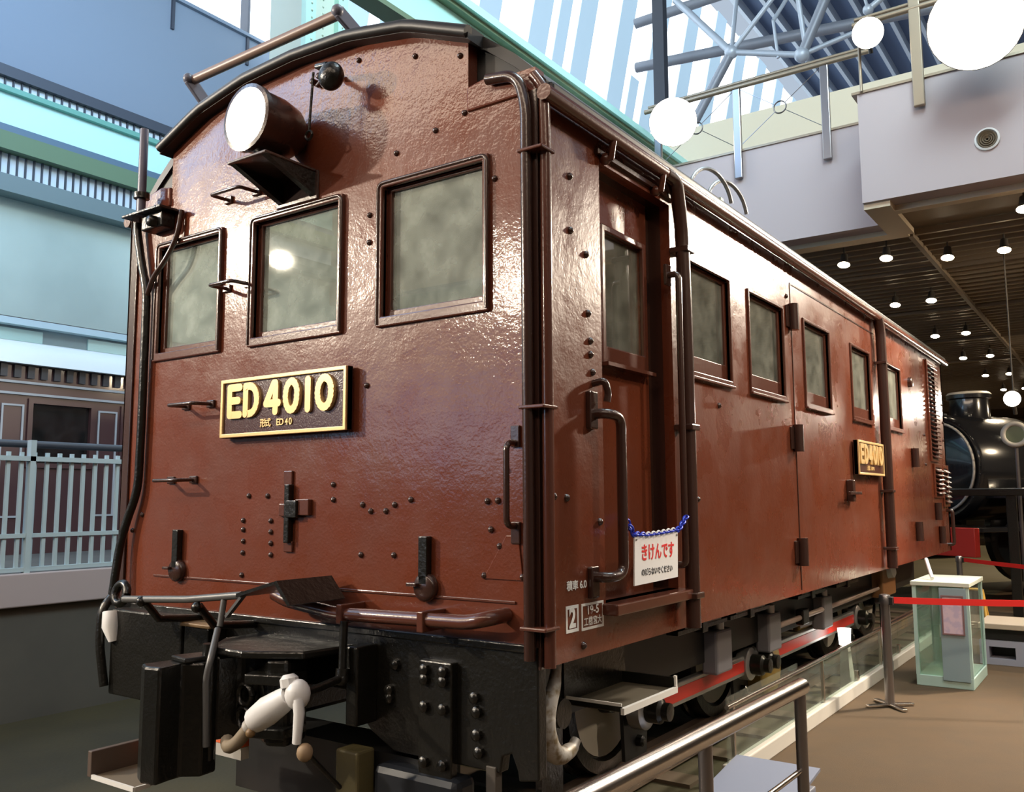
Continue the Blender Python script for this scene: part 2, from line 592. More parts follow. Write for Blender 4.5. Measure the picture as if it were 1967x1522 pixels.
low_glass = mat('pale_cyan_screen', (0.52, 0.60, 0.53), 0.35, var=(0.35, (0.40, 0.47, 0.42), 0.4, 0.6))
band('lower_wall', -0.2, 4.0, 0.0, conc_wall)
band('screen_panel', 4.0, 5.57, 0.02, low_glass)
band('soffit_beam', 5.57, 5.80, 0.30, mat('grey_green_beam', (0.16, 0.21, 0.21), 0.5))
band('rib_backing', 5.80, 6.16, 0.05, mat('rib_backing_white', (0.70, 0.78, 0.84), 0.6))
band('olive_beam', 6.16, 6.40, 0.22, mat('olive_green_beam', (0.13, 0.20, 0.11), 0.6))
band('slate_strip', 6.40, 6.54, 0.10, mat('slate_blue_strip', (0.10, 0.16, 0.22), 0.5))  # dark blue line in the stack of bands
band('mint_girder', 6.54, 6.98, 0.06, mat('bright_mint', (0.55, 0.86, 0.82), 0.5))
band('green_edge', 6.98, 7.05, 0.14, mat('green_edge', (0.14, 0.36, 0.28), 0.5))
band('rib_backing', 7.05, 7.18, 0.05, MATS['rib_backing_white'])
band('dark_capping', 7.18, 7.33, 0.14, dark_trim)
band('plaster_wall', 7.33, 9.55, -0.02, blue_wall)
for z0, z1 in ((5.80, 6.16), (7.05, 7.18)):
    b = MB()
    y = -2.0
    while y < 16:
        b.box(WX + 0.05, WX + 0.085, y, y + 0.018, z0, z1)
        y += 0.11
    part('rib', b, dark_trim, wl, stuff=True)
# clerestory glazing above the plaster wall
for i in range(18):
    y = -2.0 + i * 1.45
    f = sstruct('window_%d' % (i + 1))
    part('pane', MB().box(WX - 0.22, WX - 0.18, y, y + 1.40, 9.55, 11.4), sky_pane, f)
    part('mullion', MB().box(WX - 0.25, WX + 0.02, y - 0.05, y, 9.0, 11.4), dark_trim, f)
struct('trim_3', MB().box(WX - 0.25, WX + 0.05, Y0, Y1, 9.50, 9.56), blue_wall)

# sloping daylit roof glazing, bars running up the slope
gs = sstruct('window_19')
GN = Vector((0.21, 0, 1.0)).normalized()                # up the slope
gx0, gz0 = -8.6, 9.6
for i in range(15):
    y = 7.0 + i * 1.9
    base = Vector((gx0, y, gz0))
    top = base + GN * 7.7

    def slope_box(ya, yb, k0, k1, dx, th):
        return MB().obox(base + GN * ((k0 + k1) / 2) + Vector((dx, (ya + yb) / 2, 0)), GN * ((k1 - k0) / 2), (0, (yb - ya) / 2, 0), (th, 0, 0))
    part('pane', slope_box(0, 1.15, 0, 7.7, 0, 0.01), sky_pane, gs)
    part('glazing_bar', slope_box(1.15, 1.9, 0, 7.7, 0.02, 0.05), sky_pane2, gs)
    if i % 4 != 3:
        part('blind', slope_box(0.30, 0.78, 0, 2.6 + 0.6 * ((i * 7) % 5), 0.06, 0.01), sky_pane2, gs)

# riveted mint steel girder and column standing beyond the locomotive
g = thing('steel_girder', 'long mint green steel girder with flanges passing above the brown locomotive', 'girder', (-3.0, 2.5, 6.62))
part('web', MB().box(-3.06, -3.0, 2.2, 11.4, 6.70, 7.14), mint, g)
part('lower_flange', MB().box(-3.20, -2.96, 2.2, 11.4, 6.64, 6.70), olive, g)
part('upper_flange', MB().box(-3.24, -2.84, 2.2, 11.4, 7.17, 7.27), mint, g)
part('flange_shadow', MB().box(-3.0, -2.90, 2.2, 11.4, 7.12, 7.17), olive, g)  # dark strip painted in as the shadow under the upper flange
col = thing('steel_column', 'riveted pale mint steel column rising behind the locomotive roof', 'column', (-3.1, 2.75, 1.02))
LOC_C = (-3.1, 2.75)
struct('column_footing', MB().box(-3.6, -2.6, 2.35, 3.15, 0.0, 0.25), plat_m)
part('shaft', MB().box(-3.36, -2.86, 2.55, 2.95, 0.25, 6.62), mat('pale_mint', (0.60, 0.74, 0.66), 0.5), col)
for yy in (2.55, 2.95):
    part('corner_angle', MB().box(-2.86, -2.80, yy - 0.06, yy + 0.06, 0.25, 6.62), mint, col)
b = MB()
for k in range(90):
    for yy in (2.56, 2.75, 2.94):
        b.sphere((-2.80 if yy != 2.75 else -2.86, yy, 0.4 + k * 0.07), 0.012, 6, 4)
part('rivet', b, MATS['pale_mint'], col, stuff=True)
col.location = (-3.1, 2.75, 0.25)
LOC[col.name] = Matrix.Translation((-3.1, 2.75, 0.25))
for o in col.children:
    o.matrix_parent_inverse = LOC[col.name].inverted()

# upper floor crossing the hall
mz = sstruct('wall_mezzanine')
part('fascia', MB().box(-8.6, 0.66, 9.0, 9.3, 5.0, 6.38), conc_wall, mz)
part('fascia', MB().box(0.66, 14.0, 7.9, 8.2, 4.97, 6.29), conc_wall, mz)
part('return_wall', MB().box(0.66, 0.80, 8.2, 9.3, 4.97, 6.29), conc_wall, mz)
part('capping', MB().box(-8.6, 0.62, 8.98, 9.32, 6.38, 6.41), rail_bronze, mz)
part('capping', MB().box(0.60, 14.0, 7.88, 8.22, 6.29, 6.32), rail_bronze, mz)
part('upper_floor_slab', MB().box(-8.6, 14.0, 9.3, 44, 5.2, 6.2), conc_wall, mz)
part('upper_floor_slab', MB().box(0.78, 14.0, 8.2, 9.3, 5.2, 6.2), conc_wall, mz)
struct('wall_upper', MB().box(-8.6, 14.0, 11.5, 11.7, 6.2, 8.05), cream)
part('soffit_edge', MB().box(-8.6, 0.85, 9.3, 9.55, 4.94, 5.0), beige_wall, mz)
part('soffit_edge', MB().box(0.66, 0.95, 7.95, 9.29, 4.90, 4.97), beige_wall, mz)
part('soffit_edge', MB().box(0.95, 14.0, 8.2, 8.34, 4.90, 4.97), beige_wall, mz)

# dark slatted ceiling beneath the upper floor
ce = sstruct('ceiling')
part('ceiling_deck', MB().box(-8.6, 14.0, 9.3, 44, 5.10, 5.2), ceil_m, ce)
part('ceiling_deck', MB().box(0.80, 14.0, 8.2, 9.3, 5.10, 5.2), ceil_m, ce)
sm = MB().box(-8.0, 11.0, -0.03, 0.03, 0, 0.08).mesh('slat', slat_m)
copies('slat', sm, [(0, 9.75 + i * 0.30, 5.0) for i in range(92)], ce)
for x in (0.85, -2.4, 4.1, 7.4):
    part('runner', MB().box(x - 0.03, x + 0.03, 9.6, 44, 4.95, 5.02), mat('runner_tan', (0.28, 0.22, 0.16), 0.5), ce)
for y in (11.7, 15.1, 18.7, 22.3):
    part('cross_runner', MB().box(-8.0, 11.0, y - 0.03, y + 0.03, 4.96, 5.02), MATS['runner_tan'], ce)

# back, right and visitors' end walls, and the upper floor behind the visitors
struct('wall_back', MB().box(-9.0, 14, 44, 44.3, -0.2, 5.2), mat('dim_wall', (0.40, 0.32, 0.22), 0.8))
struct('wall_right', MB().box(14, 14.3, -15.5, 44, -0.2, 12), mat('warm_dim_wall', (0.40, 0.33, 0.26), 0.8))
struct('wall_front', MB().box(-9, 14.3, -15.8, -15.5, -0.2, 12), mat('dark_end_wall', (0.10, 0.085, 0.07), 0.8))
we = sstruct('wall_gallery')
part('fascia', MB().box(-9, 14, -8.9, -8.6, 5.15, 7.2), mat('gallery_brown', (0.30, 0.20, 0.16), 0.7), we)
part('gallery_slab', MB().box(-9, 14, -15.5, -8.9, 5.15, 5.5), mat('gallery_soffit', (0.20, 0.16, 0.12), 0.7), we)
wu = sstruct('window_21')  # unseen glowing panels added for the tan reflection on the front
for i in range(12):
    part('pane', MB().box(-9.0 + i * 1.9, -7.15 + i * 1.9, -8.66, -8.60, 8.2, 9.8), mat('warm_glow_panel', (0.8, 0.7, 0.6), 0.4, emis=(1.0, 0.78, 0.58), estr=6.5), wu)
    part('frame', MB().box(-7.15 + i * 1.9, -7.10 + i * 1.9, -8.68, -8.55, 8.1, 9.9), dark_trim, wu)
struct('wall_gallery_upper', MB().box(-9, 14, -8.9, -8.7, 7.2, 8.15), mat('gallery_soffit', (0.20, 0.16, 0.12), 0.7))
wd = sstruct('window_20')
for i in range(6):
    part('pane', MB().box(-8.6 + i * 0.95, -7.75 + i * 0.95, -10.5, -10.45, 2.0, 3.7), mat('blue_daylit_pane', (0.5, 0.7, 0.9), 0.3, emis=(0.40, 0.62, 1.0), estr=1.0), wd)
    part('frame', MB().box(-7.75 + i * 0.95, -7.65 + i * 0.95, -10.55, -10.40, 1.6, 3.8), dark_trim, wd)

# high roof: dark blue deck and steel space frame
rf = sstruct('ceiling_high')
part('roof_deck', MB().box(-6.3, 14.3, -15.8, 44, 17.2, 17.4), roof_deck, rf)
pm = MB().box(-0.06, 0.06, 6, 44, 0, 0.35).mesh('purlin', truss_m)
copies('purlin', pm, [(-6.2 + i * 0.75, 0, 16.85) for i in range(22)], rf)
tr = thing('roof_truss', 'blue grey steel roof truss of crossing tubes above the balustrade', 'truss', (0, 16, 12.0))


def seg(name, p, q, r, m=truss_m):
    part(name, MB().tube([p, q], r, 10), m, tr, smooth=50)
TY = 14.0
N = {'a': (-3.11, 10.57), 'b': (-4.30, 12.1), 'c': (-3.14, 12.3), 'd': (-1.80, 12.0), 'e': (-1.70, 10.09), 'f': (-0.75, 12.0),
     'g': (-3.95, 9.3), 'h': (-0.45, 10.6), 'i': (-2.23, 10.96), 'j': (-2.16, 10.16), 'k': (-2.05, 11.6), 'l': (-4.9, 9.6), 'm': (0.6, 11.2)}
P3 = lambda k, dy=0.0: (N[k][0], TY + dy, N[k][1])
for a, c_, r, m, dy in (('b', 'a', 0.075, truss_m, 0), ('a', 'g', 0.10, truss_d, 0), ('a', 'c', 0.045, truss_m, 0.6), ('a', 'k', 0.05, truss_m, 0),
                        ('a', 'e', 0.06, truss_m, 0), ('d', 'e', 0.05, truss_m, 0.4), ('e', 'f', 0.10, truss_d, 0), ('i', 'j', 0.03, truss_m, 0),
                        ('e', 'h', 0.05, truss_m, 0.6), ('h', 'm', 0.06, truss_m, 0), ('h', 'f', 0.03, truss_m, 0.3), ('i', 'd', 0.04, truss_m, 0.5)):
    seg('strut', P3(a), P3(c_, dy), r, m)
for k, r in (('a', 0.14), ('e', 0.15), ('h', 0.10)):
    part('node', MB().sphere(P3(k), r), truss_m, tr, smooth=60)
for dz in (0.0, 2.2):
    seg('chord', (-6.0, TY + 1.5, 11.7 + dz * 0.5), (4.0, TY + 2.5, 11.2 + dz), 0.12, truss_d)
mu = tag(part('mullion_post', MB().box(-4.80, -4.55, 13.9, 14.1, 6.22, 16.8), dark_trim), 'tall dark mullion post at the edge of the striped roof glazing', 'post')

# ---- balustrades of the upper floor
bl = thing('balustrade', 'bronze balustrade of posts, twin rails and crossed wires with centre rings', 'balustrade', (-1.2, 8.98, 6.1))
for x in (-2.4, -1.19, 0.02):
    part('post', MB().box(x - 0.055, x + 0.055, 8.92, 8.98, 5.98, 7.28), dark_steel, bl, bevel=0.01)
part('handrail', MB().tube([(-2.6, 8.93, 7.30), (0.62, 8.93, 7.30)], 0.035, 10), rail_bronze, bl, smooth=60)
part('second_rail', MB().tube([(-2.6, 9.06, 7.42), (0.62, 9.06, 7.42)], 0.025, 8), rail_bronze, bl, smooth=60)
for x in (-1.79, -0.585):
    cpt = Vector((x, 8.95, 6.86))
    part('ring', MB().tube(arc(cpt, 0.085, 0, 2 * PI, 20, (1, 0, 0), (0, 0, 1)), 0.010, 6, caps=False), dark_steel, bl, smooth=60)
    for sx in (-1, 1):
        for sz in (-1, 1):
            d = Vector((sx * 0.55, 0, sz * 0.40))
            part('wire', MB().tube([cpt + d.normalized() * 0.085, cpt + d], 0.005, 5), dark_steel, bl)
b2 = thing('balustrade', 'bronze balustrade on the projecting wall with the round vent', 'balustrade', (2.0, 7.88, 6.1))
for x in (1.34, 2.54, 3.74):
    part('post', MB().box(x - 0.06, x + 0.06, 7.81, 7.87, 5.95, 7.30), rail_bronze, b2, bevel=0.01)
part('handrail', MB().tube([(0.66, 7.84, 7.12), (5.0, 7.84, 7.12)], 0.035, 10), rail_bronze, b2, smooth=60)
part('second_rail', MB().tube([(0.66, 7.95, 7.24), (5.0, 7.95, 7.24)], 0.025, 8), rail_bronze, b2, smooth=60)
part('corner_rod', MB().tube([(0.72, 7.86, 6.30), (0.72, 7.86, 7.12)], 0.018, 8), rail_bronze, b2, smooth=60)

vt = thing('air_vent', 'round bronze air vent with pale rim set in grey upper wall', 'vent', (1.98, 7.89, 5.42))
part('rim', MB().lathe([(0, 0.125), (0.02, 0.125), (0.03, 0.105), (0.012, 0.10), (0.0, 0.095)], (1.98, 7.90, 5.425), (0, -1, 0)), white_p, vt, smooth=50)
for r in (0.096, 0.074, 0.052, 0.030):
    part('louvre_ring', MB().lathe([(0, r), (0.022, r - 0.004), (0.008, r - 0.018), (0, r - 0.02)], (1.98, 7.895, 5.425), (0, -1, 0)), rail_bronze, vt, smooth=50)


# ---- lamps
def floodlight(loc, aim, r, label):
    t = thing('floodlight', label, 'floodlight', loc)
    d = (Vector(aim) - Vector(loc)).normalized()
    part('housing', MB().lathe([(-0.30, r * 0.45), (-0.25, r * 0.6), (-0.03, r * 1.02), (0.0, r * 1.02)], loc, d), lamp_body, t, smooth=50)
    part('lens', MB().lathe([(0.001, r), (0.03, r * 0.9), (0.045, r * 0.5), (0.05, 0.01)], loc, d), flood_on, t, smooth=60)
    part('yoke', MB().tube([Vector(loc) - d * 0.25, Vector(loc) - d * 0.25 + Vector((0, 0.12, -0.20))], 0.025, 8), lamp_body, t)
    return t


floodlight((-1.98, 8.55, 6.86), CAM, 0.33, 'blazing floodlight on the balustrade above the locomotive gutter')  # disc enlarged to hold the glare as well
floodlight((2.02, 7.15, 6.40), CAM, 0.45, 'largest blazing floodlight above the wall with the round vent')  # oversized disc takes in the lamp's glare
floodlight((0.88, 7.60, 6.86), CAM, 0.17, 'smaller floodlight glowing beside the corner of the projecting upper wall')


def ceiling_spot_meshes():
    hs = MB().lathe([(0.0, 0.045), (0.10, 0.055), (0.14, 0.075), (0.16, 0.085)], (0, 0, 0), (0, -0.35, -1)).mesh('housing', lamp_body, 50)
    ls = MB().lathe([(0.161, 0.080), (0.172, 0.06), (0.178, 0.01)], (0, 0, 0), (0, -0.35, -1)).mesh('lens', lamp_on, 60)
    st = MB().tube([(0, 0, 0.0), (0, 0, 0.12)], 0.012, 6).mesh('stem', lamp_body)
    return hs, ls, st


HS, LS, ST = ceiling_spot_meshes()


def cspot(x, y, z=4.92, label=None, group=None):
    t = thing('ceiling_spotlight', label or 'small warm spotlight in one of the pairs under the slatted ceiling', 'spotlight', (x, y, z),
              group=group if label else 'paired spotlights under the slatted ceiling')
    for nm, me in (('housing', HS), ('lens', LS), ('stem', ST)):
        o = bpy.data.objects.new(nm, me)
        C.objects.link(o)
        o.parent = t
    return t


ORD = ('first', 'second', 'third', 'fourth', 'fifth', 'sixth', 'seventh')
for k, y in enumerate((9.9, 13.1, 16.7, 20.2, 23.9, 27.8, 31.5)):
    for x, dy in ((-0.07, 0.0), (0.49, -0.02)):
        cspot(x, y + dy, label='small warm spotlight of the %s pair behind the upper wall under the slatted ceiling' % ORD[k], group='%s pair of ceiling spotlights' % ORD[k])
cspot(1.17, 10.34, label='lone ceiling spotlight beside the round vent wall')
cspot(1.84, 10.37, label='bright ceiling spotlight hanging below the projecting upper wall')
cspot(2.23, 8.60, label='ceiling spotlight at the edge of the projecting wall soffit')
for y in (12.5, 15.0, 19.0, 24.0):
    cspot(-2.9, y, label='warm spotlight in the ceiling row on the platform side of the pairs', group='platform side row of ceiling spotlights')
    cspot(3.4, y + 0.5, label='warm spotlight in the ceiling row above the steam locomotive', group='ceiling spotlights above the steam locomotive')
fl_ = floodlight((1.80, 10.46, 2.83), (2.2, 0, 1.6), 0.10, 'bright hanging floodlight in front of the steam locomotive boiler')
part('drop_rod', MB().tube([(1.80, 10.66, 2.86), (1.80, 10.66, 4.98)], 0.010, 6), lamp_body, fl_)

# ---- coach behind the platform fence
ch = thing('passenger_coach', 'maroon passenger coach with pale clerestory roof behind the pale blue fence', 'coach', (-7.9, 6, 0.3))
CX = -6.5
part('body', MB().holed(-3.0, 14.0, 0.95, 3.03, [(-2.10 + i * 1.05 + 0.0, -2.10 + i * 1.05 + 0.68, 1.95, 2.62) for i in range(15)], YZ, CX, CX - 0.08), coach_m, ch)
part('inner_wall', MB().box(-9.0 + 0.1, -8.8, -3, 14, 0.95, 3.0), mat('coach_inner', (0.10, 0.07, 0.04), 0.7), ch)
part('end_wall', MB().box(-8.9, CX - 0.001, -3.05, -3.0, 0.95, 3.05), coach_m, ch)
part('coach_floor', MB().box(-8.9, CX - 0.08, -3, 14, 0.95, 1.05), coach_m, ch)
roofp = [(CX + 0.10, 3.00), (CX + 0.02, 3.13), (CX - 0.20, 3.27), (CX - 0.45, 3.33), (CX - 0.45, 3.0)]
part('lower_roof', MB().prism(roofp, lambda u, v, d: (u, d, v), -3.1, 14.1), coach_roof_m, ch, smooth=40)
part('clerestory_wall', MB().box(CX - 1.9, CX - 0.42, -3.05, 14.05, 3.25, 3.50), mat('clerestory_grey', (0.25, 0.33, 0.36), 0.5), ch)
for i in range(12):
    y = -2.6 + i * 1.38
    w_ = part('clerestory_window', MB().box(CX - 0.42, CX - 0.40, y, y + 0.85, 3.32, 3.45), mat('clerestory_pane', (0.45, 0.68, 0.68), 0.3), ch)
part('upper_roof', MB().prism([(CX - 0.30, 3.48), (CX - 0.34, 3.56), (CX - 1.1, 3.66), (CX - 2.0, 3.56), (CX - 2.0, 3.48)], lambda u, v, d: (u, d, v), -3.1, 14.1),
     mat('clerestory_roof', (0.40, 0.50, 0.52), 0.5), ch, smooth=40)
b = MB()
for i in range(120):
    b.box(CX + 0.0, CX + 0.03, -3 + i * 0.14, -2.93 + i * 0.14, 2.86, 2.99)
part('eave_corbel', b, dark_trim, ch, stuff=True)
for z in (2.80, 2.68):
    part('lining_strip', MB().box(CX, CX + 0.025, -3, 14, z, z + 0.025), coach_line, ch)
for i in range(15):
    y = -2.10 + i * 1.05
    fr = part('window_frame', MB().holed(y - 0.03, y + 0.71, 1.92, 2.65, [(y + 0.02, y + 0.66, 1.97, 2.60)], YZ, CX + 0.02, CX - 0.04), coach_m, ch)
    part('pane', MB().box(CX - 0.035, CX - 0.03, y, y + 0.68, 1.95, 2.62), coach_glass, fr)
    part('seat_back', MB().box(CX - 0.9, CX - 0.25, y + 0.05, y + 0.20, 1.2, 2.35), seat_orange, ch, bevel=0.03)
    part('pillar_panel', MB().holed(y + 0.75, y + 0.98, 1.4, 2.58, [(y + 0.77, y + 0.96, 1.42, 2.56)], YZ, CX + 0.012, CX - 0.001), coach_line, ch)
for yb in (0.0, 9.0):
    part('bogie', MB().box(-8.6, -6.8, yb, yb + 2.2, 0.0 + 0.3, 0.95), black_soft, ch)

# ---- fence along the platform
fe = thing('platform_fence', 'pale blue steel railing of upright bars on the grey platform wall', 'fence', (-3.65, 2, 1.05))
fb = MB().box(-0.011, 0.011, -0.013, 0.013, 1.07, 1.93).mesh('bar', fence_m)
copies('bar', fb, [(-3.65, -2.3 + i * 0.0945, 0) for i in range(90)], fe)
for o in fe.children:
    pass
part('top_rail', MB().box(-3.68, -3.62, -2.4, 6.3, 1.865, 1.90), fence_m, fe)
part('middle_rail', MB().box(-3.67, -3.63, -2.4, 6.3, 1.305, 1.335), fence_m, fe)
part('bottom_rail', MB().box(-3.67, -3.63, -2.4, 6.3, 1.06, 1.09), fence_m, fe)
for y in (-1.45, -0.77 + 0.04, 0.70, 2.13, 3.56, 4.99):
    part('post', MB().box(-3.68, -3.62, y - 0.02, y + 0.02, 0.95, 2.02), fence_m, fe)
part('dark_handrail', MB().tube([(-3.82, -2.4, 2.0), (-3.82, 6.3, 2.0)], 0.028, 8), dark_trim, fe, smooth=60)
for y in (-2.2, 6.2):
    part('handrail_bracket', MB().bar((-3.82, y, 2.0), (-3.65, y, 1.88), 0.02, 0.02), dark_trim, fe)

# ---- track under the locomotive
tk = thing('railway_track', 'steel rails on dark wooden sleepers under the brown locomotive', 'track', (0, 4, 0))
RT = 0.11
for s_ in (-1, 1):
    x = s_ * 0.565
    prof = [(x - 0.06, 0.02), (x + 0.06, 0.02), (x + 0.06, 0.03), (x + 0.012, 0.04), (x + 0.012, 0.075), (x + 0.032, 0.085), (x + 0.032, RT),
            (x - 0.032, RT), (x - 0.032, 0.085), (x - 0.012, 0.075), (x - 0.012, 0.04), (x - 0.06, 0.03)]
    part('rail', MB().prism(prof, lambda u, v, d: (u, d, v), -3.5, 11.0), rail_m, tk)
    part('guard_rail', MB().box(x + s_ * 0.16 - 0.02, x + s_ * 0.16 + 0.02, -3.5, 11.0, 0.02, 0.075), rail_m, tk)
slm = MB().box(-0.95, 0.95, -0.09, 0.09, 0.0, 0.02).mesh('sleeper', sleeper_m)
copies('sleeper', slm, [(0, -3.3 + i * 0.6, 0) for i in range(24)], tk)

# ================================================================== THE LOCOMOTIVE
H = 1.30
LEN = 8.42
ZB, ZS = 1.05, 0.976
lo = thing('electric_locomotive', 'glossy brown box-bodied electric locomotive with brass number plates and a lit round headlight', 'locomotive', (0, 4.2, RT))
loco_part = lambda n, b, m, **k: part(n, b, m, lo, **k)


def roof_z(x):
    pts = [(0, 3.640), (0.35, 3.625), (0.7, 3.560), (1.02, 3.430), (1.2, 3.29), (1.34, 3.14)]
    x = abs(x)
    for (a, za), (b_, zb_) in zip(pts[:-1], pts[1:]):
        if x <= b_:
            return za + (zb_ - za) * (x - a) / (b_ - a)
    return pts[-1][1]


# ---- front end
FW = [(-1.045, -0.560), (-0.292, 0.268), (0.533, 1.058)]
ZW0, ZW1 = 2.325, 2.880
fp = loco_part('front_panel', MB().holed(-H, H, ZB, 3.20, [(a, c, ZW0, ZW1) for a, c in FW], XZ, 0.0, 0.06), brown)
xs = [-0.98 + 1.96 * i / 24 for i in range(25)]
poly = [(-0.98, 3.20), (0.98, 3.20)] + [(x, roof_z(x) - 0.045) for x in reversed(xs)]
loco_part('front_crown', MB().prism(poly, XZ, 0.0, 0.06), brown)
for s_ in (-1, 1):
    sh = [(s_ * 0.98, 3.20), (s_ * 1.06, 3.215), (s_ * 1.14, 3.20), (s_ * 1.24, 3.17), (s_ * H, 3.10), (s_ * 0.98, 3.10)]
    loco_part('shoulder_cap', MB().prism(sh, XZ, -0.012, 0.10), brown, bevel=0.008)
    loco_part('eave_recess', MB().prism([(s_ * 0.95, 3.05), (s_ * 1.28, 3.05), (s_ * 1.28, roof_z(1.28) - 0.058), (s_ * 1.02, roof_z(1.02) - 0.058), (s_ * 0.95, roof_z(0.95) - 0.058)], XZ, 0.30, 0.34), black_soft)
    loco_part('eave_plate', MB().prism([(s_ * 0.975, 3.05), (s_ * 1.27, 3.05), (s_ * 1.27, roof_z(1.27) - 0.05), (s_ * 1.12, roof_z(1.12) - 0.05), (s_ * 0.975, roof_z(0.975) - 0.05)], XZ, 0.062, 0.085), black_soft)
    loco_part('recess_floor', MB().box(min(s_ * 0.95, s_ * 1.28), max(s_ * 0.95, s_ * 1.28), 0.06, 0.34, 3.05, 3.08), black_soft)
    loco_part('recess_cheek', MB().box(s_ * 0.96 - 0.01, s_ * 0.96 + 0.01, 0.06, 0.34, 3.05, 3.37), black_soft)
for k, (a, c) in enumerate(FW):
    fr = loco_part('front_window', MB().holed(a - 0.030, c + 0.030, ZW0 - 0.042, ZW1 + 0.026, [(a, c, ZW0, ZW1)], XZ, -0.016, 0.02), brown_plain, bevel=0.006)
    part('sash', MB().holed(a, c, ZW0, ZW1, [(a + 0.022, c - 0.022, ZW0 + 0.030, ZW1 - 0.014)], XZ, 0.020, 0.05), brown_plain, fr, bevel=0.004)
    part('pane', MB().box(a + 0.01, c - 0.01, 0.034, 0.040, ZW0 + 0.01, ZW1 - 0.005), loco_glass, fr)
    part('bead', MB().tube(round_path([(a - 0.022, -0.014, ZW0 - 0.03), (a - 0.022, -0.014, ZW1 + 0.02), (c + 0.022, -0.014, ZW1 + 0.02), (c + 0.022, -0.014, ZW0 - 0.03)], 0.03), 0.009, 8), brown_dark, fr, smooth=60)
# interior seen through the glass
loco_part('cab_partition', MB().box(-1.2, 1.2, 2.1, 2.14, 1.1, 3.3), green_in)
loco_part('cab_ceiling', MB().box(-1.2, 1.2, 0.1, 8.2, 3.06, 3.09), mat('cab_ceiling_cream', (0.50, 0.50, 0.40), 0.6))
loco_part('cab_floor', MB().box(-1.24, 1.24, 0.06, 8.36, 1.02, 1.08), black_soft)
loco_part('cab_cabinet', MB().box(0.05, 0.60, 1.1, 1.6, 1.1, 2.75), mat('cab_cabinet_green', (0.22, 0.30, 0.24), 0.5), bevel=0.02)
loco_part('controller_drum', MB().lathe([(0, 0.2), (1.3, 0.2), (1.4, 0.12), (1.45, 0.02)], (-0.55, 0.7, 1.1), (0, 0, 1)), green_in, smooth=50)
loco_part('cab_arch_frame', MB().tube(round_path([(0.9, 1.9, 1.2), (0.9, 1.9, 2.55), (0.4, 1.9, 2.55)], 0.15), 0.05, 8), mat('deep_green', (0.10, 0.18, 0.14), 0.5), smooth=60)
loco_part('machinery_block', MB().box(-0.7, 0.6, 2.6, 7.6, 1.1, 2.35), mat('machinery_grey', (0.18, 0.19, 0.17), 0.6), bevel=0.03)

# ---- sides
DY0, DY1, DZ0, DZ1 = 0.48, 1.165, 1.16, 2.975
SW = [(1.345, 1.895), (2.205, 2.790), (3.235, 3.815), (4.430, 5.000), (5.595, 6.160)]
SZ0, SZ1 = 2.195, 2.745
sp = loco_part('side_panel', MB().holed(0.0, LEN, ZS, 3.10, [(DY0, DY1, DZ0, DZ1)] + [(a, c, SZ0, SZ1) for a, c in SW], YZ, H, H - 0.05), brown)
loco_part('side_panel', MB().holed(0.0, LEN, ZS, 3.10, [(a, c, SZ0, SZ1) for a, c in SW], YZ, -H, -H + 0.05), brown)
loco_part('rear_panel', MB().prism([(-H, ZS), (H, ZS), (H, 3.1)] + [(x, roof_z(x) - 0.045) for x in [1.28 - 2.56 * i / 20 for i in range(21)]] + [(-H, 3.1)], XZ, LEN - 0.06, LEN), brown)
# door recess, leaf and window
loco_part('door_jamb', MB().box(H - 0.13, H - 0.05, DY0 - 0.02, DY0, DZ0, DZ1).box(H - 0.13, H - 0.05, DY1, DY1 + 0.02, DZ0, DZ1).box(H - 0.13, H - 0.05, DY0, DY1, DZ1, DZ1 + 0.02), brown_dark)
dr = loco_part('cab_door', MB().holed(DY0, DY1 - 0.055, DZ0, DZ1, [(0.665, 1.035, 2.225, 2.740)], YZ, H - 0.10, H - 0.13), brown)
part('door_stile', MB().box(H - 0.13, H - 0.115, DY1 - 0.055, DY1, DZ0, DZ1), brown_dark, dr)
part('window_frame', MB().holed(0.635, 1.065, 2.150, 2.770, [(0.668, 1.032, 2.228, 2.738)], YZ, H - 0.078, H - 0.10), brown_plain, dr, bevel=0.006)
part('pane', MB().box(H - 0.115, H - 0.110, 0.66, 1.04, 2.22, 2.745), side_glass, dr)
part('drip_rail', MB().box(H - 0.10, H - 0.045, 0.62, 1.08, 2.136, 2.152), brown_plain, dr)
loco_part('door_sill', MB().box(H - 0.13, H + 0.07, DY0 - 0.03, DY1 + 0.03, DZ0 - 0.045, DZ0), brown_plain, bevel=0.006)
for a, c in SW:
    fr = loco_part('side_window', MB().holed(a - 0.022, c + 0.022, SZ0 - 0.032, SZ1 + 0.02, [(a, c, SZ0, SZ1)], YZ, H + 0.012, H - 0.02), brown_plain, bevel=0.005)
    part('sash', MB().holed(a, c, SZ0, SZ1, [(a + 0.018, c - 0.018, SZ0 + 0.085, SZ1 - 0.02)], YZ, H - 0.018, H - 0.045), brown_plain, fr, bevel=0.004)
    part('pane', MB().box(H - 0.035, H - 0.030, a + 0.01, c - 0.01, SZ0 + 0.05, SZ1 - 0.01), side_glass, fr)
    part('sill_strip', MB().box(H, H + 0.022, a - 0.022, c + 0.022, SZ0 - 0.040, SZ0 - 0.026), brown_plain, fr, bevel=0.003)

